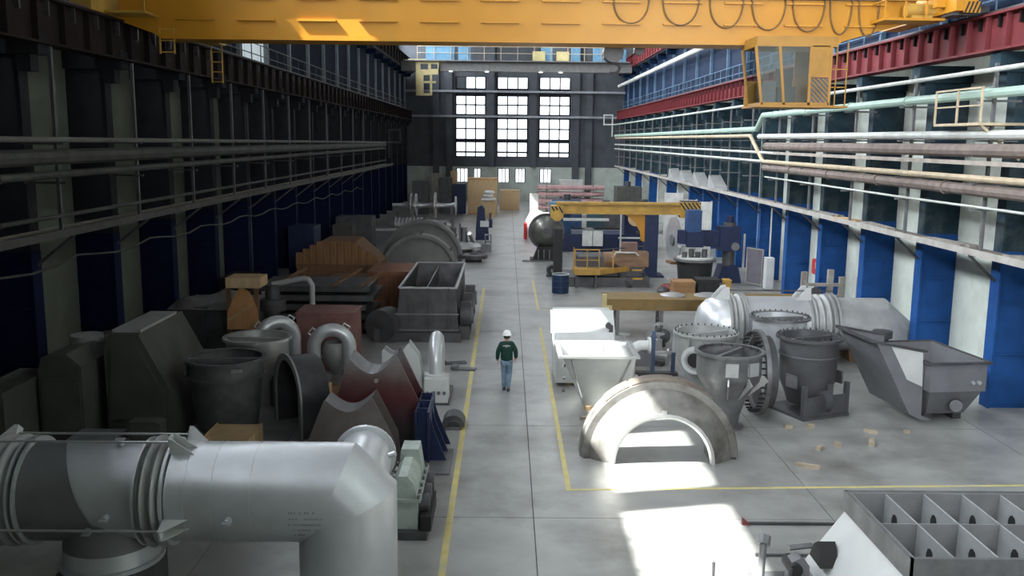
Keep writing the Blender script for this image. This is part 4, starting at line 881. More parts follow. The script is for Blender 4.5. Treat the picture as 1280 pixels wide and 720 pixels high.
# ================================================================ right side of the aisle
# ---- half ring casting in the sun
t = thing('half_ring', 'large half-round bare steel ring casting standing like an arch on the sunlit floor', 'casting', (3.70, 20.55, 0))
B().lathe([(1.13, .0), (1.20, -.02), (1.56, .24), (1.66, .34), (1.70, .42), (1.86, .44), (1.89, .50), (1.89, .98), (1.80, 1.04), (1.30, 1.04), (1.16, .9)], 48, (0, 0, .0), 'Y', 0, PI, True).build('ring', mat('bare_casting_steel', (.21, .20, .185), .45, .45, .3, 2.2, (.07, .06, .052), .75, 1.3, .15), t, ang=40)
for a0, a1 in ((55, 78), (80, 112), (114, 134)): B().lathe([(1.70, .46), (1.905, .46), (1.905, 1.0), (1.70, 1.0)], 10, (0, 0, 0), 'Y', R(a0), R(a1), True).build('outer_pad', rust_steel, t)
B().lathe([(1.10, .0), (1.15, -.04), (1.22, -.04), (1.22, .02), (1.15, .06)], 40, (0, 0, 0), 'Y', 0, PI, True).build('inner_lip', lite_steel, t)
for sx in (-1, 1): B().box(sx * 1.52 - .30, sx * 1.52 + .30, .35, .95, 0, .03).build('foot_plate', dark_steel, t)
B().box(-.05, .05, -.06, .0, 1.18, 1.30).build('mark_lug', lite_steel, t)

# ---- rectangular stainless hoppers
def hopper(name, label, loc, top, bot, zt, zb, m, rim, rz=0., ribs=True, t_=.03):
    t = thing(name, label, 'hopper', loc, rz)
    B().shell((*bot, zb), (*top, zt), t_).build('shell', m, t)
    x0, x1, y0, y1 = top
    for a in ((x0 - rim, x1 + rim, y0 - rim, y0), (x0 - rim, x1 + rim, y1, y1 + rim), (x0 - rim, x0, y0, y1), (x1, x1 + rim, y0, y1)): B().box(a[0], a[1], a[2], a[3], zt - .05, zt + .02).build('rim_bar', m, t)
    return t
st = mat('stainless_sheet', (.36, .365, .36), .36, .45, .1, 2, (.38, .375, .36), .4, 1.2)
t = hopper('sheet_hopper', 'pale stainless hopper with flanged rim behind the half ring, nearest the aisle', (2.55, 25.4, 0), (-1.0, 1.05, -.85, 1.0), (-.35, .85, -.55, .6), 1.62, .12, st, .09)
for x in (-.2, .7): B().box(x - .1, x + .1, -.6, .6, 0, .12).build('bearer', wood, t)
B().box(.35, 1.0, -.5, .8, 1.0, 1.56).build('inner_box', st, t)
for x in (-.72, .90): B().bar((x * .55, -.66, .4), (x, -.86, 1.5), .04).build('stiffener', st, t)
for k in range(3): B().cyl((-.95 - .02, -.9 + .02 * k, 1.35 - .35 * k), (-.90, -.86, 1.35 - .35 * k), .04, n=8).build('clip', dark_steel, t)
t = thing('stepped_casing', 'white sunlit casing with two sloping top sheets behind the stainless hopper', 'casing', (2.47, 28.9, 0))
B().prism([(-1.5, .1), (-1.5, 1.05), (-.75, 1.5), (-.62, 1.5), (-.62, 1.42), (-.35, 1.46), (.2, 2.02), (.9, 2.02), (.9, .1)], -.92, .92, 'X').build('body', white_p, t)
B().prism([(-.40, 1.43), (-.36, 1.40), (.24, 2.02), (.20, 2.06)], -1.02, 1.0, 'X').build('upper_sheet', white_p, t)
B().prism([(-1.55, 1.03), (-1.52, 1.0), (-.74, 1.50), (-.78, 1.54)], -.80, .92, 'X').build('lower_sheet', white_p, t)
for k in range(4): B().prism([(-.78 + .32 * k, 0), (-.70 + .32 * k, 0), (-.78 + .32 * k, .2)], -.012, .0).rot(Matrix.Translation((0, -.12, 1.66)) @ Matrix.Rotation(R(-46), 4, 'X')).build('slot', black, t)
for x in (-.5, .5): B().box(x - .1, x + .1, -1.4, .8, 0, .1).build('bearer', wood, t)
B().box(.78, .90, -.75, -.62, .6, 1.75).cyl((.75, -.8, 1.75), (.75, -.65, 1.75), .10, n=12).build('hinge_post', dark_steel, t)
for x in (.25, .42): B().box(x, x + .13, -.9, -.88, 1.42, 1.56).build('window', black, t) if False else None

# small valves and flanged parts beside the hoppers
def valve(label, x, y, h, m, rz=0.):
    t = thing('valve', label, 'valve', (x, y, 0), rz)
    B().cyl((-.35, 0, .35), (.35, 0, .35), .17, n=16).cyl((0, 0, .2), (0, 0, h * .7), .13, n=14).build('body', m, t)
    for sx in (-.38, .38): B().cyl((sx - .03, 0, .35), (sx + .03, 0, .35), .27, n=18).build('flange', m, t)
    B().cyl((0, 0, h * .7), (0, 0, h * .85), .05, n=8).build('stem', lite_steel, t); B().lathe([(.16, -.02), (.2, -.02), (.2, .02), (.16, .02)], 18, (0, 0, h * .85), closed=True).box(-.17, .17, -.02, .02, h * .85 - .01, h * .85 + .01).build('handwheel', lite_steel, t)
    B().box(-.2, .2, -.2, .2, 0, .12).build('foot', dark_steel, t)
valve('silver valve with handwheel right of the white hopper', 3.95, 29.9, 1.3, silver, .3)
valve('bright valve with handwheel behind the dark blue bracket frame', 5.15, 30.2, 1.25, lite_steel, -.5)
valve('small dark valve under the yellow trestle beam', 5.6, 33.0, 1.0, mid_steel, .8)
t = thing('bracket_frame', 'dark blue upright bracket frame with a curved grey plate left of the drums', 'frame', (4.85, 28.8, 0))
for x in (-.1, .55): B().box(x - .06, x + .06, -.06, .06, 0, 1.45).build('upright', mat('slate_blue_paint', (.06, .09, .15), .5), t)
B().prism([(-.1, .3), (-.1, 1.4), (-.5, 1.1), (-.8, .6), (-.9, .3)], -.03, .03).build('curved_plate', grey_p, t); B().box(-.9, .7, -.15, .15, 0, .12).build('base', dark_steel, t); B().box(-.1, .55, -.05, .05, .7, .8).build('cross_bar', lite_steel, t)
o = B().box(-1.2, .5, -.3, .3, .0, .16).box(-1.2, -1.1, -.3, .3, .16, .3).build('pallet_slab', dark_steel, None, (4.9, 27.2, 0)); tag(o, 'dark low slab on the floor between the hopper and the drums', 'slab')
t = thing('flanged_elbow', 'white flanged elbow standing on a grey plate beside the white hopper', 'pipe', (3.95, 28.3, 0))
B().tube([(0, 0, .1), (0, 0, .8), (.1, 0, 1.0), (.3, 0, 1.1), (.55, 0, 1.1)], .16, 14).build('elbow', white_p, t, ang=50); B().cyl((0, 0, .05), (0, 0, .12), .27, n=18).build('flange', white_p, t); B().cyl((.55, 0, 1.1), (.62, 0, 1.1), .26, n=18).build('flange', white_p, t); B().box(-.3, .3, -.3, .3, 0, .05).build('plate', grey_p, t)

# ---- yellow trestle beam
t = thing('trestle_beam', 'long dusty yellow beam on grey trestles behind the hoppers', 'beam', (3.85, 35.0, 0))
B().box(0, 9.0, -.15, .5, 1.0, 1.08).box(0, 9.0, -.12, -.06, 1.0, 1.42).box(0, 9.0, -.15, 1.5, 1.36, 1.44).build('beam', trestle_y, t)
B().box(-.14, .04, -.25, .0, 1.1, 1.62).box(-.05, .25, -.2, -.1, .95, 1.2).build('end_hook', pale_y, t)
for x in (.5, 2.2, 4.2, 6.5, 8.6): B().box(x - .06, x + .06, -.08, .08, 0, 1.0).box(x - .06, x + .06, .9, 1.06, 0, 1.36).box(x - .05, x + .05, -.05, 1.0, .5, .58).build('trestle', mid_steel, t)
for k, (x, r, lab) in enumerate(((6.6, .5, 'grey cover disc lying on the yellow beam, left of two'), (8.0, .55, 'grey cover disc lying on the yellow beam, right of two'))):
    o = B().lathe([(.02, .12), (r * .6, .1), (r, .03), (r, 0), (.02, 0)], 24).build('cover_disc', lite_steel, None, (x, 35.8, 1.44)); tag(o, lab, 'cover')

# ---- drums on the right
def nozzle(par, r, z, a, rn, ln, m):
    d = Vector((math.cos(R(a)), math.sin(R(a)), 0)); p = d * (r * .9) + Vector((0, 0, z)); q = d * (r + ln) + Vector((0, 0, z))
    n = B().cyl(p, q, rn, n=18).build('nozzle', m, par); B().cyl(q - d * .04, q, rn + .12, n=22).build('nozzle_flange', m, n); return n
t = tank('flanged_drum', 'grey flanged drum with round side opening behind the half ring', (6.15, 27.6, 0), [(.62, .0), (.66, .4), (.86, .9), (.90, 1.7)], .03, silver2, True, 28, .5, .09)
n = nozzle(t, .8, 1.0, 212, .30, .22, white_p); dv = Vector((math.cos(R(212)), math.sin(R(212)), 0)); B().cyl(dv * 1.0 + Vector((0, 0, 1.0)), dv * 1.03 + Vector((0, 0, 1.0)), .22, n=20).build('dark_bore', black, n)
for a in range(6): B().box(.88, 1.0, -.015, .015, 1.0, 1.66).rot(Matrix.Rotation(R(60 * a + 200), 4, 'Z')).build('rib', silver2, t)
t = tank('flanged_drum', 'grey funnel drum with bright triangular gussets, directly right of the half ring', (5.88, 23.5, 0), [(.30, .0), (.34, .35), (.50, .85), (.80, 1.35), (.84, 1.45), (.84, 2.05)], .03, mid_steel, True, 0, .9, .07, mi=mid_steel)
for a in (205, 240, 285): B().prism([(.46, .82), (1.04, 1.34), (.86, 1.50), (.80, 1.30)], -.02, .02).rot(Matrix.Rotation(R(a), 4, 'Z')).build('gusset', lite_steel, t)
for a in (210, 250): B().box(.80, .90, -.16, .16, 1.55, 1.9).rot(Matrix.Rotation(R(a), 4, 'Z')).build('pad', lite_steel, t)
b = B(); bolts(b, (0, 0, 1.99), .79, 18, .02, .09); o = b.build('rim_studs', dark_steel, t); o['kind'] = 'stuff'
B().cyl((0, 0, 0), (0, 0, .06), .45, n=24).build('foot_flange', mid_steel, t)
t = tank('flanged_drum', 'silver drum with wide bolted rim in front of the bellows duct', (8.80, 28.9, 0), [(.55, .0), (.60, .4), (.82, .8), (.84, 1.95)], .03, silver, True, 30, .2, .12, mi=mid_steel)
t = tank('flanged_drum', 'dark grey tall drum on a square frame, right of the other drums', (8.50, 25.1, 0), [(.52, .25), (.60, .5), (.76, .9), (.80, 2.12)], .03, mat('dark_grey_drum_paint', (.085, .085, .09), .45, .3, .15, 2), True, 30, .4, .11)
b = B().lathe([(.80, 1.62), (.825, 1.62), (.825, 1.66), (.80, 1.66)], 36, closed=True).build('weld_band', mid_steel, t)
dgp = MATS['dark_grey_drum_paint']; fr = B().box(-.85, .75, -.9, .75, 0, .08).build('base_frame', dgp, t)
for x, y in ((-.78, -.82), (.1, -.82), (.68, -.82), (.68, .6), (-.78, .6)): B().box(x - .06, x + .06, y - .06, y + .06, .08, .95).build('leg', dgp, t)
B().cyl((-.2, -.75, .45), (.05, -.75, .45), .3, n=20).box(-.78, .68, -.86, -.8, .08, .62).build('front_plate', dgp, t)
for s in (-1, 1): B().box(s * .8 - .03, s * .8 + .03, -.5, -.1, .8, 1.15).build('trunnion', mid_steel, t)
# toothed ring
t = thing('toothed_ring', 'upright flange ring with a row of dark studs between the silver and dark drums', 'flange', (7.0, 24.75, 0), R(0))
B().lathe([(.98, -.06), (1.18, -.06), (1.18, .06), (.98, .06)], 44, (0, 0, 1.18), 'X', closed=True).build('ring', mid_steel, t)
b = B(); bolts(b, (-.06, 0, 1.18), 1.09, 40, .03, -.16, 'X'); o = b.build('studs', black, t); o['kind'] = 'stuff'
B().lathe([(.9, .02), (1.0, .02), (1.0, .30), (.9, .30)], 40, (0, 0, 1.18), 'X', closed=True).build('barrel', dark_steel, t)
# ---- bellows duct on the right
DZ2 = 1.18
t = thing('bellows_duct', 'long silver duct with rounded end and two bellows lying before the right wall', 'duct', (0, 31.6, 0))
DZ_old = DZ; DZ = DZ2
B().lathe([(.02, 6.65), (.3, 6.68), (.6, 6.8), (.85, 7.05), (.96, 7.4), (.98, 7.75)], 36, (0, 0, DZ2), 'X').build('rounded_end', silver, t, ang=50)
bellows(t, 7.75, 8.2, 1.0, 2, silver2)
B().cyl((8.2, 0, DZ2), (10.5, 0, DZ2), .96, n=36).build('middle_section', silver, t)
bellows(t, 10.5, 11.2, 1.0, 3, silver2)
B().tube([(11.2, 0, DZ2), (12.9, 0, DZ2), (13.25, 0, DZ2 - .3), (13.25, 0, .05)], .93, 36).build('elbow_section', silver2, t, ang=25)
DZ = DZ_old
for x in (7.7, 8.25, 10.45, 11.22, 11.4): B().lathe([(.93, x - .03), (1.08, x - .03), (1.08, x + .03), (.93, x + .03)], 36, (0, 0, DZ2), 'X', closed=True).build('collar_ring', silver2, t)
for x in (7.5, 10.3): B().prism([(x - .35, DZ2 + .93), (x + .2, DZ2 + .93), (x + .16, DZ2 + 1.36), (x + .02, DZ2 + 1.36)], -.55, -.52).build('gusset', white_p, t); B().prism([(x - .35, DZ2 + .93), (x + .2, DZ2 + .93), (x + .16, DZ2 + 1.36), (x + .02, DZ2 + 1.36)], .0, .03).build('gusset', white_p, t)
B().cyl((7.5, -.3, DZ2 + 1.22), (11.3, -.3, DZ2 + 1.22), .02, n=8).build('tie_rod', dark_steel, t); B().cyl((7.5, -1.0, DZ2 - .35), (10.5, -1.0, DZ2 - .35), .02, n=8).build('tie_rod', dark_steel, t)
for x in (7.4, 9.3, 12.0): B().prism([(-.7, 0), (.7, 0), (.55, .35), (-.55, .35)], x - .1, x + .1, 'X').build('cradle', wood_b, t)
# ---- chute and bin near the right wall
t = thing('chute_bin', 'grey fabricated bin with angled chute and a flanged rim by the blue columns', 'bin', (11.95, 25.0, 0), R(7))
B().shell((-.55, .55, -.75, .9, .18), (-.85, .66, -1.35, 1.2, 1.0), .03).build('bin_bottom', grey_p, t)
b = B()
for x0, x1, y0, y1 in ((-.9, .70, -1.38, -1.34), (-.9, .70, 1.2, 1.24), (-.9, -.86, -1.36, 1.22), (.66, .70, -1.36, 1.22)): b.box(x0, x1, y0, y1, .96, 1.74)
b.build('bin_wall', grey_p, t)
for a in ((-.98, .79, -1.46, -1.38), (-.98, .79, 1.24, 1.32), (-.98, -.9, -1.4, 1.26), (.70, .79, -1.4, 1.26)): B().box(a[0], a[1], a[2], a[3], 1.70, 1.77).build('rim_bar', dark_steel, t)
B().prism([(-2.32, 2.28), (-.95, 2.02), (-.9, .25), (-.6, .12), (-.85, .1), (-1.25, .3)], -1.1, -1.06).build('chute_front_plate', grey_p, t)
B().prism([(-2.32, 2.28), (-.95, 2.02), (-.9, .25), (-.6, .12), (-.85, .1), (-1.25, .3)], .95, .99).build('chute_back_plate', grey_p, t)
B().hexa([(-2.32, -1.06, 2.26), (-2.28, -1.06, 2.26), (-2.28, .95, 2.26), (-2.32, .95, 2.26)], [(-1.25, -1.06, .3), (-1.2, -1.06, .3), (-1.2, .95, .3), (-1.25, .95, .3)]).build('chute_slope', grey_p, t)
B().hexa([(-1.9, -1.12, 2.16), (-1.0, -1.12, 1.98), (-.95, -1.12, 1.05), (-1.4, -1.12, 1.25)], [(-1.9, -1.105, 2.16), (-1.0, -1.105, 1.98), (-.95, -1.105, 1.05), (-1.4, -1.105, 1.25)]).build('sunlit_patch', white_p, t)  # patch of sunlight painted white on the chute plate
for yy in (-1.1, 1.0): B().bar((-2.4, yy, 2.30), (-.9, yy, 2.02), .14, .05).build('chute_rim', dark_steel, t)
B().bar((-2.36, -1.1, 2.28), (-2.36, 1.0, 2.28), .14, .05).build('chute_rim', dark_steel, t)
B().cyl((-.05, -1.3, .55), (.2, -.95, .50), .16, n=16).build('drain_stub', mid_steel, t); B().cyl((.3, -1.45, 1.2), (.3, -1.36, 1.2), .05, n=10).build('boss', silver, t); B().cyl((.48, -1.45, 1.2), (.48, -1.36, 1.2), .05, n=10).build('boss', silver, t)
for x in (-.45, .4): B().box(x - .12, x + .12, -.7, .8, 0, .18).build('bearer', dark_steel, t)
B().cyl((-.75, 1.4, 1.85), (-.75, 1.4, 2.05), .28, n=18).cyl((-.75, 1.4, 1.0), (-.75, 1.4, 1.85), .18, n=16).build('rear_spigot', dark_steel, t)
# ---- grid box in the right foreground
t = thing('grid_box', 'grey open steel box divided into compartments in the right foreground', 'box', (5.95, 12.55, 0))
wm, ZR = 4.4, 1.5
plate = mat('box_plate_steel', (.22, .22, .225), .45, .35, .15, 2, (.2, .19, .18), .5, 1.2)
for a in ((0, wm, 0, .04), (0, wm, 2.5, 2.54)): B().box(a[0], a[1], a[2], a[3], .6, ZR).build('long_wall', plate, t)
for x in (0, wm): B().box(x, x + .04, .04, 2.5, .6, ZR).build('end_wall', plate, t)
for a in ((-.05, wm + .09, -.06, 0, 'Y'), (-.05, wm + .09, 2.54, 2.60, 'Y'), (-.06, 0, -.06, 2.6, 'X'), (wm + .04, wm + .1, -.06, 2.6, 'X')): B().box(a[0], a[1], a[2], a[3], ZR - .34, ZR + .015).build('rim_band', mid_steel, t)
B().box(.04, wm, 1.25, 1.28, .6, ZR - .02).build('long_divider', plate, t)
for k in range(6):
    x = .62 + .66 * k; B().box(x, x + .03, .04, 1.25, .6, ZR - .02).build('cross_divider', silver2, t); B().box(x, x + .03, 1.28, 2.5, .6, ZR - .02).build('cross_divider', silver2, t)
    for y in (.75, 2.05):
        B().prism([(y - .11, .95), (y + .11, .95), (y + .11, 1.18), (y + .07, 1.27), (y, 1.30), (y - .07, 1.27), (y - .11, 1.18)], x - .008, x - .002, 'X').build('drain_opening', black, t)
B().box(.02, wm, .02, 2.52, .55, .60).build('floor_plate', dark_steel, t)
B().shell((-.55, wm + .5, -.5, 3.0, 0), (-.02, wm + .06, -.02, 2.56, ZR - .34), .015).build('skirt', white_p, t)
for y in (.35, 1.55): B().prism([(-.55, .05), (-.1, .05), (-.02, 1.1)], y, y + .04).build('skirt_rib', white_p, t)
B().prism([(2.0, .35), (2.55, .35), (2.4, .62), (2.2, .75), (2.08, .62)], -.60, -.3, 'X').build('hand_hole', black, t)
# fixture with bolts left of the grid box
t = thing('clamp_fixture', 'small steel clamp fixture with threaded bolts left of the grid box', 'fixture', (4.80, 14.75, 0))
B().prism([(.05, 0), (.42, 0), (.40, .35), (.25, .5), (.1, .42)], -.12, .15).build('body', grey_p, t)
B().cyl((.15, -.2, .3), (.15, .25, .3), .12, n=16).build('bore', black, t)
B().cyl((-.45, -.2, .1), (-.28, .3, .62), .06, n=10).cyl((-.30, .26, .56), (-.26, .36, .68), .12, n=8).build('bolt', mid_steel, t); B().cyl((.0, -.3, .0), (.02, -.3, .4), .035, n=8).build('stud', dark_steel, t); B().cyl((.1, .1, .58), (.5, .12, .62), .05, n=10).build('pin', mid_steel, t)
B().box(-.55, .5, -.35, .35, 0, .03).build('base', mid_steel, t)
o = B().box(-.95, 1.3, -.03, .03, 0, .05).build('steel_bar', dark_steel, None, (5.7, 17.15, 0)); B().prism([(-1.0, 0), (-.82, 0), (-1.0, .15)], -.035, .035).build('tip', prim_red, o); tag(o, 'long thin steel bar with red tip lying on the floor behind the grid box', 'bar')
o = B().box(-.6, .9, -.025, .025, 0, .05).box(-.6, -.5, -.03, .03, 0, .055).build('steel_bar', mid_steel, None, (5.2, 15.75, 0)); tag(o, 'short thin steel bar on the floor just left of the grid box', 'bar')
o = B().cyl((0, 0, 0), (0, .02, .35), .03, n=8).cyl((0, 0, 0), (0, 0, .03), .09, n=10).build('floor_stud', dark_steel, None, (3.6, 14.75, 0)); tag(o, 'lone dark steel stud standing in the bright sun patch', 'stud')
# loose blocks on the floor
for k, (x, y, a, lx, ly, m, lab) in enumerate([(7.77, 21.7, .9, .26, .12, chip, 'grey wooden block on the floor, left of a close pair'), (8.29, 21.95, 1.7, .24, .12, chip, 'grey wooden block on the floor, right of a close pair'), (9.23, 22.15, 1.2, .42, .14, chip, 'longer grey wooden offcut lying before the dark drum'), (9.55, 23.05, -.6, .36, .06, chip, 'thin pale stick lying on the floor before the chute bin'), (7.5, 23.4, .1, .22, .12, chip, 'small pale block at the foot of the dark drum frame'), (10.5, 23.05, .2, .14, .1, chip, 'tiny wood chip by the foot of the chute bin'), (7.05, 20.4, -.45, .55, .1, chip, 'pale split lath lying near the yellow cross line'), (8.1, 23.45, .5, .2, .14, chip, 'pale wedge beside the dark drum frame, right of the small block'), (2.2, 24.0, 0, .32, .18, chip, 'pale timber block under the front of the stainless hopper')]):
    o = B().hexa([(-lx / 2, -ly / 2, 0), (lx / 2, -ly / 2, 0), (lx / 2, ly / 2, 0), (-lx / 2, ly / 2, 0)], [(-lx / 2 + .01, -ly / 2, .09), (lx / 2, -ly / 2 + .01, .08), (lx / 2 - .02, ly / 2, .09), (-lx / 2, ly / 2, .085)]).build('wood_offcut', m, None, (x, y, 0), a); tag(o, lab, 'wood block', 'wood offcuts on the floor')

# ================================================================ right side, middle distance
t = thing('jib_crane', 'yellow jib crane arm with striped end on a navy post', 'crane', (8.05, 51.0, 0))
B().box(-.36, .36, -.36, .36, .1, 3.45).build('post', navy, t); B().box(-.7, .7, -.7, .7, 0, .1).build('base', navy, t)
B().box(-5.3, 1.6, -.12, .12, 3.50, 4.02).box(-5.3, 1.6, -.3, .3, 3.98, 4.1).box(-5.3, 1.6, -.3, .3, 3.45, 3.55).build('arm', crane_y2, t)
cw = B().box(1.55, 2.65, -.4, .4, 3.30, 4.15).build('counterweight', crane_y2, t)
for k in range(6): B().prism([(1.45 + .22 * k, 4.13), (1.55 + .22 * k, 4.13), (min(2.63, 2.15 + .22 * k), 4.13 - (min(2.63, 2.15 + .22 * k) - 1.55 - .22 * k) * 1.3), (min(2.63, 2.05 + .22 * k), 4.13 - (min(2.63, 2.05 + .22 * k) - 1.45 - .22 * k) * 1.3)], -.415, -.4).build('hazard_stripe', black, cw)
for k in range(7): B().box(1.6 + .15 * k, 1.68 + .15 * k, -.3, .3, 4.15, 4.22).build('cap_fin', dark_steel, cw)
B().prism([(-1.5, 3.46), (-.36, 3.46), (-.36, 1.9), (-.55, 2.0), (-.62, 2.5), (-.9, 3.0)], -.12, .12).build('gusset', crane_y, t)
hs = B().box(-5.6, -4.9, -.35, .35, 3.2, 3.9).build('hoist', crane_y2, t); B().cyl((-5.25, -.45, 3.35), (-5.25, .45, 3.35), .3, n=16).build('drum', crane_y2, hs); B().box(-5.3, -5.2, -.05, .05, 2.6, 3.2).build('hook', dark_steel, hs)
for k in range(3): B().prism([(-5.6 + .2 * k, 3.85), (-5.5 + .2 * k, 3.85), (-5.3 + .2 * k, 3.5), (-5.4 + .2 * k, 3.5)], -.37, -.355).build('hazard_stripe', black, hs)
# machine with yellow railed platform
t = thing('boring_machine', 'dark boring machine with a yellow railed operator platform under the jib arm', 'machine', (3.5, 46.5, 0))
B().box(-.6, 3.9, .3, 3.2, 0, .5).build('bed', dark_steel, t); B().box(.2, 3.6, .9, 2.8, .5, 1.5).build('base_casting', dark_steel, t)
B().box(-1.0, -.55, 1.2, 1.8, 0, 2.9).build('column', black, t)
B().prism([(0, -.3), (1.25, -.3), (3.8, 1.6), (3.8, 2.0), (0, 1.2)], .84, .95, 'Z').build('platform_deck', mat('platform_yellow_paint', (.38, .22, .05), .5, 0, .12), t)
PY_ = MATS['platform_yellow_paint']; B().box(-.03, 1.28, -.36, -.3, .72, 1.0).build('front_fascia', PY_, t); B().bar((1.25, -.33, .86), (3.8, 1.57, .90), .05, .26).build('side_fascia', PY_, t); B().box(-.03, .03, -.33, 1.2, .74, .98).build('side_fascia', PY_, t)
for x, y in ((.0, -.3), (.62, -.3), (1.22, -.3), (2.0, .3), (2.8, .9), (.0, .6)): B().box(x - .025, x + .025, y - .025, y + .025, .95, 2.02).build('rail_post', crane_y2, t)
B().box(0, 1.25, -.33, -.28, 1.98, 2.03).build('handrail', crane_y2, t); B().box(0, 1.25, -.33, -.28, 1.45, 1.49).build('knee_rail', crane_y2, t); B().bar((1.22, -.3, 2.0), (3.8, 1.6, 2.0), .05).build('handrail', dark_steel, t)
B().cyl((1.6, 1.2, 1.3), (3.6, 1.2, 1.4), .42, n=20).build('spindle_barrel', mat('tan_machine_paint', (.20, .12, .07), .6, 0, .2), t); B().box(2.2, 3.9, .8, 1.6, 1.0, 1.75).build('headstock', MATS['tan_machine_paint'], t)
B().box(2.5, 3.3, .75, 1.3, 1.75, 2.25).build('control_unit', mat('brown_machine_paint', (.16, .10, .08), .7), t); B().tube([(2.0, .7, 1.5), (2.2, .7, 1.75), (3.2, .7, 1.75), (3.35, .7, 1.6)], .045, 8).build('hand_bar', pipe_white, t)
B().bar((2.9, .2, .0), (2.2, .9, 1.1), .2).build('strut', dark_steel, t); B().box(3.0, 3.5, .3, .5, .85, .92).build('step', crane_y2, t); B().box(3.0, 3.5, .0, .2, .45, .52).build('step', crane_y2, t)
for x in (.1, 1.1): B().box(x - .05, x + .05, -.1, .0, 0, .84).build('platform_leg', dark_steel, t)
# spherical valve on a stand
t = thing('spherical_valve', 'dark globe-shaped valve casing on a black stand at the right aisle edge', 'valve', (2.52, 57.5, 0))
B().lathe([(.001, -1.0), (.35, -.94), (.7, -.72), (.92, -.4), (1.0, 0), (.92, .4), (.7, .72), (.35, .94), (.001, 1.0)], 32, (0, 0, 1.8), 'Y').build('globe', mat('dark_olive_steel', (.10, .10, .09), .35, .4, .15), t, ang=60)
B().lathe([(.98, -.08), (1.14, -.08), (1.14, .08), (.98, .08)], 36, (0, 0, 1.8), 'Y', closed=True).build('girth_flange', dark_steel, t)
B().cyl((0, -1.02, 1.8), (0, -.9, 1.8), .32, n=20).build('boss', dark_steel, t); B().prism([(-.85, 0), (.85, 0), (.5, .9), (-.5, .9)], -.5, .5).build('stand', black, t); B().box(-1.0, 1.0, -.7, .7, 0, .12).build('base', black, t)
for x in (-.5, -.15, .2, .5): B().box(x - .03, x + .03, -.56, -.5, .1, .7).build('stand_rib', mid_steel, t)
B().box(-1.5, .3, -1.0, -.95, .0, .1).build('foot_bar', mid_steel, t)
# radial drill
t = thing('radial_drill', 'navy radial drilling machine with long horizontal arm near the blue columns', 'machine', (12.0, 49.2, 0))
B().prism([(-.7, 0), (.6, 0), (.4, .9), (-.45, .9)], -.6, .6).build('foot', navy, t); B().cyl((0, 0, .8), (0, 0, 3.2), .33, n=20).build('column', dark_steel, t); B().box(-.6, .5, -.5, .5, 1.7, 3.0).build('column_sleeve', navy, t); B().cyl((0, 0, 3.1), (0, 0, 3.55), .22, n=14).build('column_motor', navy, t)
B().prism([(-2.75, 2.05), (-.4, 1.85), (-.4, 2.75), (-2.75, 2.75)], -.3, .3).build('arm', navy, t); B().box(-2.35, -1.6, -.4, .4, 2.6, 3.85).build('head_motor', mat('mid_navy_paint', (.02, .055, .14), .5), t)
hd = B().box(-2.4, -1.5, -.6, -.3, 1.9, 2.7).build('drill_head', navy, t); B().cyl((-2.0, -.45, 1.5), (-2.0, -.45, 1.9), .1, n=12).build('spindle', lite_steel, hd); B().cyl((-2.85, -.3, 1.9), (-2.65, -.3, 1.9), .12, n=10).build('handwheel', lite_steel, hd)
B().cyl((.2, -.62, 1.95), (.2, -.5, 1.95), .22, n=16).build('clamp_dial', mid_steel, t); B().box(.75, .85, -.1, 0, .6, 2.6).build('side_tube', pipe_white, t)
t = thing('round_table', 'round steel machine table on a black pedestal under the drill arm', 'table', (9.95, 48.0, 0))
B().cyl((0, 0, 1.28), (0, 0, 1.40), 1.12, n=36).build('table_top', mid_steel, t); B().cyl((0, 0, .2), (0, 0, 1.28), .85, .95, n=26).build('pedestal', black, t); B().box(-1.0, 1.0, -.8, .8, 0, .2).build('base', black, t)
for k in range(4): B().cyl((-.6 + .35 * k, -.2, 1.40), (-.6 + .35 * k, -.2, 1.75 + .15 * (k % 2)), .14, n=12).build('clamped_part', dark_steel, t)
B().lathe([(.3, 1.40), (.95, 1.40), (.95, 1.47), (.3, 1.47)], 30, closed=True).build('ring', pipe_white, t)
# disc on edge, screens, boxes
t = thing('steel_disc', 'large thin steel disc standing on edge beyond the yellow platform', 'disc', (10.35, 56.5, 0), R(8))
B().cyl((-.05, 0, 1.45), (.05, 0, 1.45), 1.42, n=36).build('disc', lite_steel, t); B().cyl((-.16, 0, 1.45), (-.05, 0, 1.45), .35, n=20).build('hub', mid_steel, t); B().box(-.3, .3, -.5, .5, 0, .15).build('chock', wood_b, t)
t = thing('welding_screen', 'grey framed mesh screen leaning beside the drilling machine', 'screen', (13.0, 47.6, 0), R(-60))
for a in ((-.6, -.54, 0, 2.0), (.54, .6, 0, 2.0)): B().box(a[0], a[1], -.03, .03, a[2], a[3]).build('upright', wood_g, t)
B().box(-.6, .6, -.03, .03, 1.94, 2.0).box(-.6, .6, -.03, .03, .1, .16).build('cross_rail', wood_g, t); B().box(-.54, .54, -.008, .008, .16, 1.94).build('mesh_panel', mat('smoky_mesh', (.12, .11, .13), .7), t)
t = thing('control_cabinet', 'narrow white control cabinet in front of the blue columns', 'cabinet', (13.35, 46.2, 0)); B().box(-.2, .2, -.25, .25, .1, 1.7).build('body', white_p, t); B().box(-.17, .17, -.28, -.25, .2, 1.6).build('door', white_p, t); B().box(-.2, .2, -.2, .2, 0, .1).build('plinth', dark_steel, t); B().cyl((0, 0, 1.7), (0, 0, 4.2), .04, n=8).build('conduit', pipe_white, t)
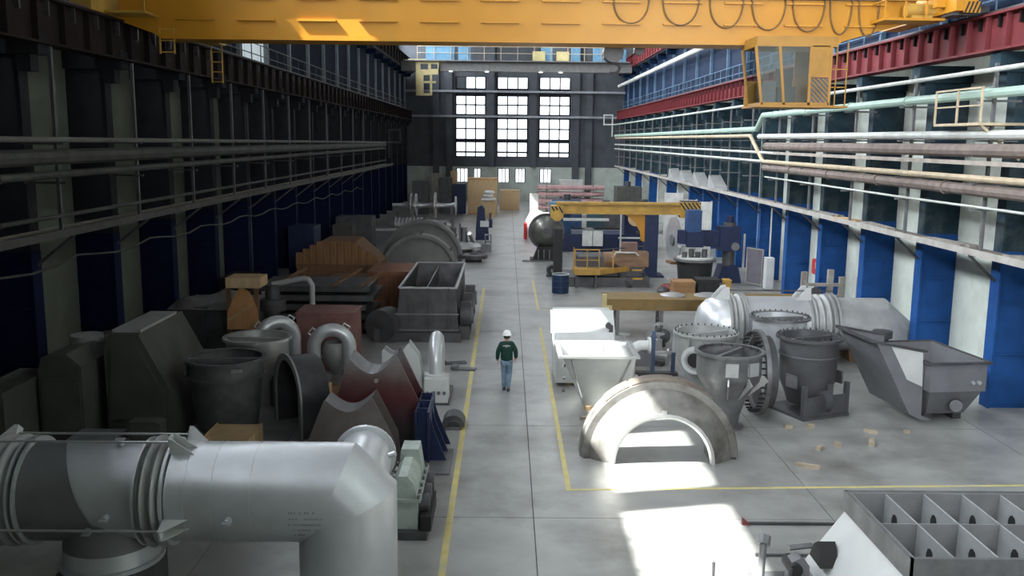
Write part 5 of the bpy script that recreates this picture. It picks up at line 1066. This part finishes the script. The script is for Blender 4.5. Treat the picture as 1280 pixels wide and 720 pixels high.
for k, (y, z, lab) in enumerate(((42.6, 1.35, 'red fire hose box on the right wall between two blue columns'),)):
    t = thing('hose_box', lab, 'fire box', (14.7, y, z)); B().box(-.2, .26, -.5, .5, 0, .7).build('body', red_p, t); B().box(-.23, -.2, -.45, .45, .05, .65).build('door', red_p, t); B().box(-.26, -.23, -.35, -.1, .3, .6).build('notice', rag, t)
t = thing('timber_rack', 'weathered timber frame with upright boards behind the silver bellows duct', 'rack', (13.3, 38.2, 0))
B().box(-.8, .9, -.1, .1, .95, 1.12).box(-.8, .9, -.1, .1, 1.5, 1.62).build('rail', wood_g, t)
for x, h in ((-.75, 2.1), (.35, 2.2), (.85, 1.9)): B().box(x - .12, x + .12, -.08, .08, 0, h).build('upright', wood_g, t)
B().cyl((-.25, -.16, 1.25), (-.25, -.02, 1.25), .22, n=16).build('coil', dark_steel, t); B().box(1.5, 1.9, -.1, .1, 0, 1.9).build('board', wood_g, t)
crate('wooden_case', 'orange-brown wooden case beside the black case, behind the yellow beam', 8.1, 9.15, 43.8, 44.8, 0, .75, mat('dull_case_wood', (.27, .15, .07), .8, 0, .2), 4)
crate('black_case', 'black case standing right of the orange-brown wooden case', 9.3, 10.35, 43.9, 44.9, 0, .85, black, 3)
o = B().box(-.15, .15, -.3, .3, 0, .8).box(-.18, .18, -.33, .33, .8, .86).build('yellow_block', crane_y2, None, (10.75, 44.2, 0)); tag(o, 'small dusty yellow block right of the black case', 'block')
for k, (x, y, r, m, lab) in enumerate(((8.3, 46.2, .5, red_p, 'small dark red part on the floor before the round table'), (8.9, 45.6, .35, lite_steel, 'small bright machined ring on the floor by the wooden case'), (7.85, 45.3, .3, dark_steel, 'small dark flange lying on the floor left of the wooden case'))):
    o = B().lathe([(.12, 0), (r, 0), (r, .12), (r * .6, .28), (.12, .28)], 18, closed=True).build('loose_part', mat('dull_red_part', (.2, .05, .045), .6) if k == 0 else m, None, (x, y, 0)); tag(o, lab, 'part')
t = thing('steel_drum', 'dark blue steel drum at the right aisle edge before the platform', 'drum', (2.7, 44.9, 0)); B().lathe([(.40, 0), (.42, .02), (.42, .3), (.435, .32), (.42, .34), (.42, .6), (.435, .62), (.42, .64), (.42, .92), (.40, .94)], 24).build('body', mat('drum_blue_paint', (.010, .025, .065), .45), t); B().cyl((0, 0, .88), (0, 0, .91), .40, n=24).build('lid', mat('drum_blue_paint', (.02, .05, .13)), t); B().lathe([(.40, .92), (.43, .92), (.43, .96), (.40, .96)], 24, closed=True).build('rim', pipe_white, t)
t = thing('motor', 'small dark electric motor on the floor before the globe valve', 'motor', (2.55, 50.5, 0)); B().cyl((0, -.35, .35), (0, .35, .35), .3, n=18).build('body', dark_steel, t); B().box(-.3, .3, -.3, .3, 0, .1).build('foot', dark_steel, t); B().cyl((0, -.5, .35), (0, -.35, .35), .08, n=10).build('shaft', lite_steel, t)
# far machine tool behind the jib arm
t = thing('planer_machine', 'big navy machine tool with pale cabinets in the distance behind the jib arm', 'machine', (6.0, 62, 0))
B().box(-2.6, 3.4, 0, 3, 0, 1.2).build('bed', navy, t); B().box(-2.4, -1.6, .2, 2.5, 1.2, 3.3).build('column', blue_dk, t); B().box(2.0, 2.8, .2, 2.5, 1.2, 3.3).build('column', navy, t); B().box(-2.4, 2.8, -.1, .4, 2.6, 3.2).build('cross_rail', dark_steel, t); B().box(-.6, .5, -.5, .0, 1.7, 3.1).build('tool_head', mat('dark_teal_paint', (.03, .07, .08), .5), t)
for x0, x1 in ((-.9, -.25), (-.2, .45)): B().box(x0, x1, -.9, -.5, .5, 1.5).build('cabinet', pipe_white, t)
B().box(-3.4, -2.7, -.6, .2, 1.1, 2.1).build('pink_box', mat('dusty_pink_paint', (.50, .28, .24), .7), t); B().box(-3.4, -2.7, -.6, .2, 0, 1.1).build('blue_box', mat('grey_blue_paint', (.10, .20, .34), .6), t); B().box(-2.2, .8, -1.2, -.8, 2.2, 2.35).build('pale_sheet', pipe_white, t)
B().cyl((2.6, -.9, 2.3), (2.6, -.5, 2.3), .45, n=20).build('reel', wood, t); B().box(1.5, 3.6, -.8, -.7, 1.0, 1.1).box(1.6, 1.7, -.8, -.7, 0, 2.6).build('rail_frame', pipe_white, t)
# bright sunlit goods by the aisle
t = thing('sheeted_stack', 'stack of goods under white sheeting catching the sun beyond the globe valve', 'stack', (2.3, 69.5, 0))
B().box(-.7, .8, 0, 1.7, 0, 1.3).build('base_box', rag, t); B().prism([(-.8, 1.3), (.8, 1.3), (.5, 2.0), (.0, 2.2), (-.5, 1.9)], .1, 1.6).build('sheeting', rag, t); B().box(-.5, .1, .5, 1.2, 2.0, 3.4).build('upper_box', rag, t)
B().box(.8, 1.5, -.3, .6, 0, 1.7).build('red_box', red_p, t); B().box(-.95, -.72, .2, 1.2, 0, 1.2).build('red_panel', red_p, t); B().box(1.0, 1.6, .9, 1.6, 1.2, 2.8).build('blue_box', lblue, t); B().box(-.3, .3, -.3, -.02, 0, .9).build('violet_panel', mat('violet_paint', (.12, .09, .30), .6), t)
for k in range(5): B().bar((-.6 + .3 * k, -.05, .2), (-.2 + .3 * k, -.05, 1.5), .08).build('strap', blue if k % 2 else red_p, t)
def stack(label, x0, x1, y, rows, n, r, m, name='tube_bundle'):
    t = thing(name, label, 'tubes', ((x0 + x1) / 2, y, 0)); a = (x1 - x0) / 2
    for j in range(rows):
        for k in range(n): B().cyl((-a, .1 + 2.2 * r * k, .25 + r + j * (2 * r + .25)), (a - .3 * ((k + j) % 3), .1 + 2.2 * r * k, .25 + r + j * (2 * r + .25)), r, n=10).build('tube', m, t)
        for x in (-a * .7, a * .6): B().box(x - .08, x + .08, 0, 2.3 * r * n, j * (2 * r + .25), j * (2 * r + .25) + .25).build('spacer', wood_g, t)
    for x in (-a * .75, a * .65): B().box(x - .05, x + .05, -.1, 0, 0, rows * (2 * r + .25) + .3).build('stake', mid_steel, t)
pink = mat('rosy_tube_primer', (.36, .22, .22), .6, 0, .2)
stack('racked rosy steel tubes far back right of the aisle', 3.3, 10.3, 97.0, 4, 4, .22, pink)
stack('low pile of pale tubes far back before the racked rosy tubes', 4.2, 11.0, 88.0, 2, 4, .2, mat('pale_tube_paint', (.45, .40, .38), .6))
t = thing('water_tank', 'white box-shaped tank above the far tube racks', 'tank', (7.3, 104.5, 0)); B().box(-1.3, 1.3, 0, 2, 1.7, 3.0).build('body', rag, t); B().box(-1.2, -1.0, .1, 1.9, 0, 1.7).build('leg', mid_steel, t); B().box(1.0, 1.2, .1, 1.9, 0, 1.7).build('leg', mid_steel, t); B().box(-1.35, 1.35, -.05, 2.05, 2.95, 3.03).build('lid', rag, t)
# white boards and grey machines along the right wall in the distance
for k, (x, y, w2, h, lab) in enumerate(((12.6, 60.0, 1.5, 3.6, 'tall white board leaning under the white hoods, nearest of three'), (12.7, 65.0, 1.4, 3.4, 'tall white board under the white hoods, second of three'), (12.7, 70.0, 1.3, 3.6, 'tall white board under the white hoods, farthest of three'))):
    t = thing('white_board', lab, 'board', (x, y, 0), R(-12)); B().box(-w2 / 2, w2 / 2, -.04, .04, .15, h).build('sheet', rag, t)
    for sx in (-1, 1): B().box(sx * w2 / 2 - .05, sx * w2 / 2 + .05, -.06, .06, 0, h + .05).build('edge_post', pipe_white, t)
for k, (x, y, w2, d, h, m, lab) in enumerate([(11.4, 75, 2.0, 2.5, 2.2, navy, 'navy machine cabinet far back on the right'), (8.6, 78, 2.2, 2.4, 1.9, dark_steel, 'dark low machine far back right of the aisle'), (5.2, 78, 2.4, 2.4, 2.4, blue_dk, 'dark blue machine far back behind the sheeted stack'), (12.0, 90, 2.4, 3, 3.0, casing_grey, 'grey enclosure at the far right end of the hall')]):
    t = thing('machine_cabinet', lab, 'machine', (x, y, 0)); B().box(-w2 / 2, w2 / 2, 0, d, .1, h).build('body', m, t); B().box(-w2 / 2 + .1, -.03, -.04, 0, .3, h - .3).build('door', m, t); B().box(.03, w2 / 2 - .1, -.04, 0, .3, h - .3).build('door', m, t); B().box(-w2 / 2, w2 / 2, .1, d, 0, .1).build('plinth', black, t); B().cyl((0, d / 2, h), (0, d / 2, h + .5), .3, n=14).build('top_motor', dark_steel, t)
# pipe expansion loops at the far ends of the pipe runs
for x, y, z, m, lab in ((-10.58, 84.4, 7.12, pipe_grey, 'square grey pipe loop at the far end of the left wall pipes'), (12.33, 110.4, 9.35, pipe_white, 'square white pipe loop at the far end of the right wall pipes')):
    s = 1 if x > 0 else -1
    o = B().tube([(x + s * .42, y - .6, z), (x, y, z), (x - s * .9, y, z), (x - s * .9, y, z + 1.1), (x + .1 * s, y, z + 1.1), (x + .1 * s, y, z - 1.4)], .08, 8).build('pipe_loop', m); tag(o, lab, 'pipe')
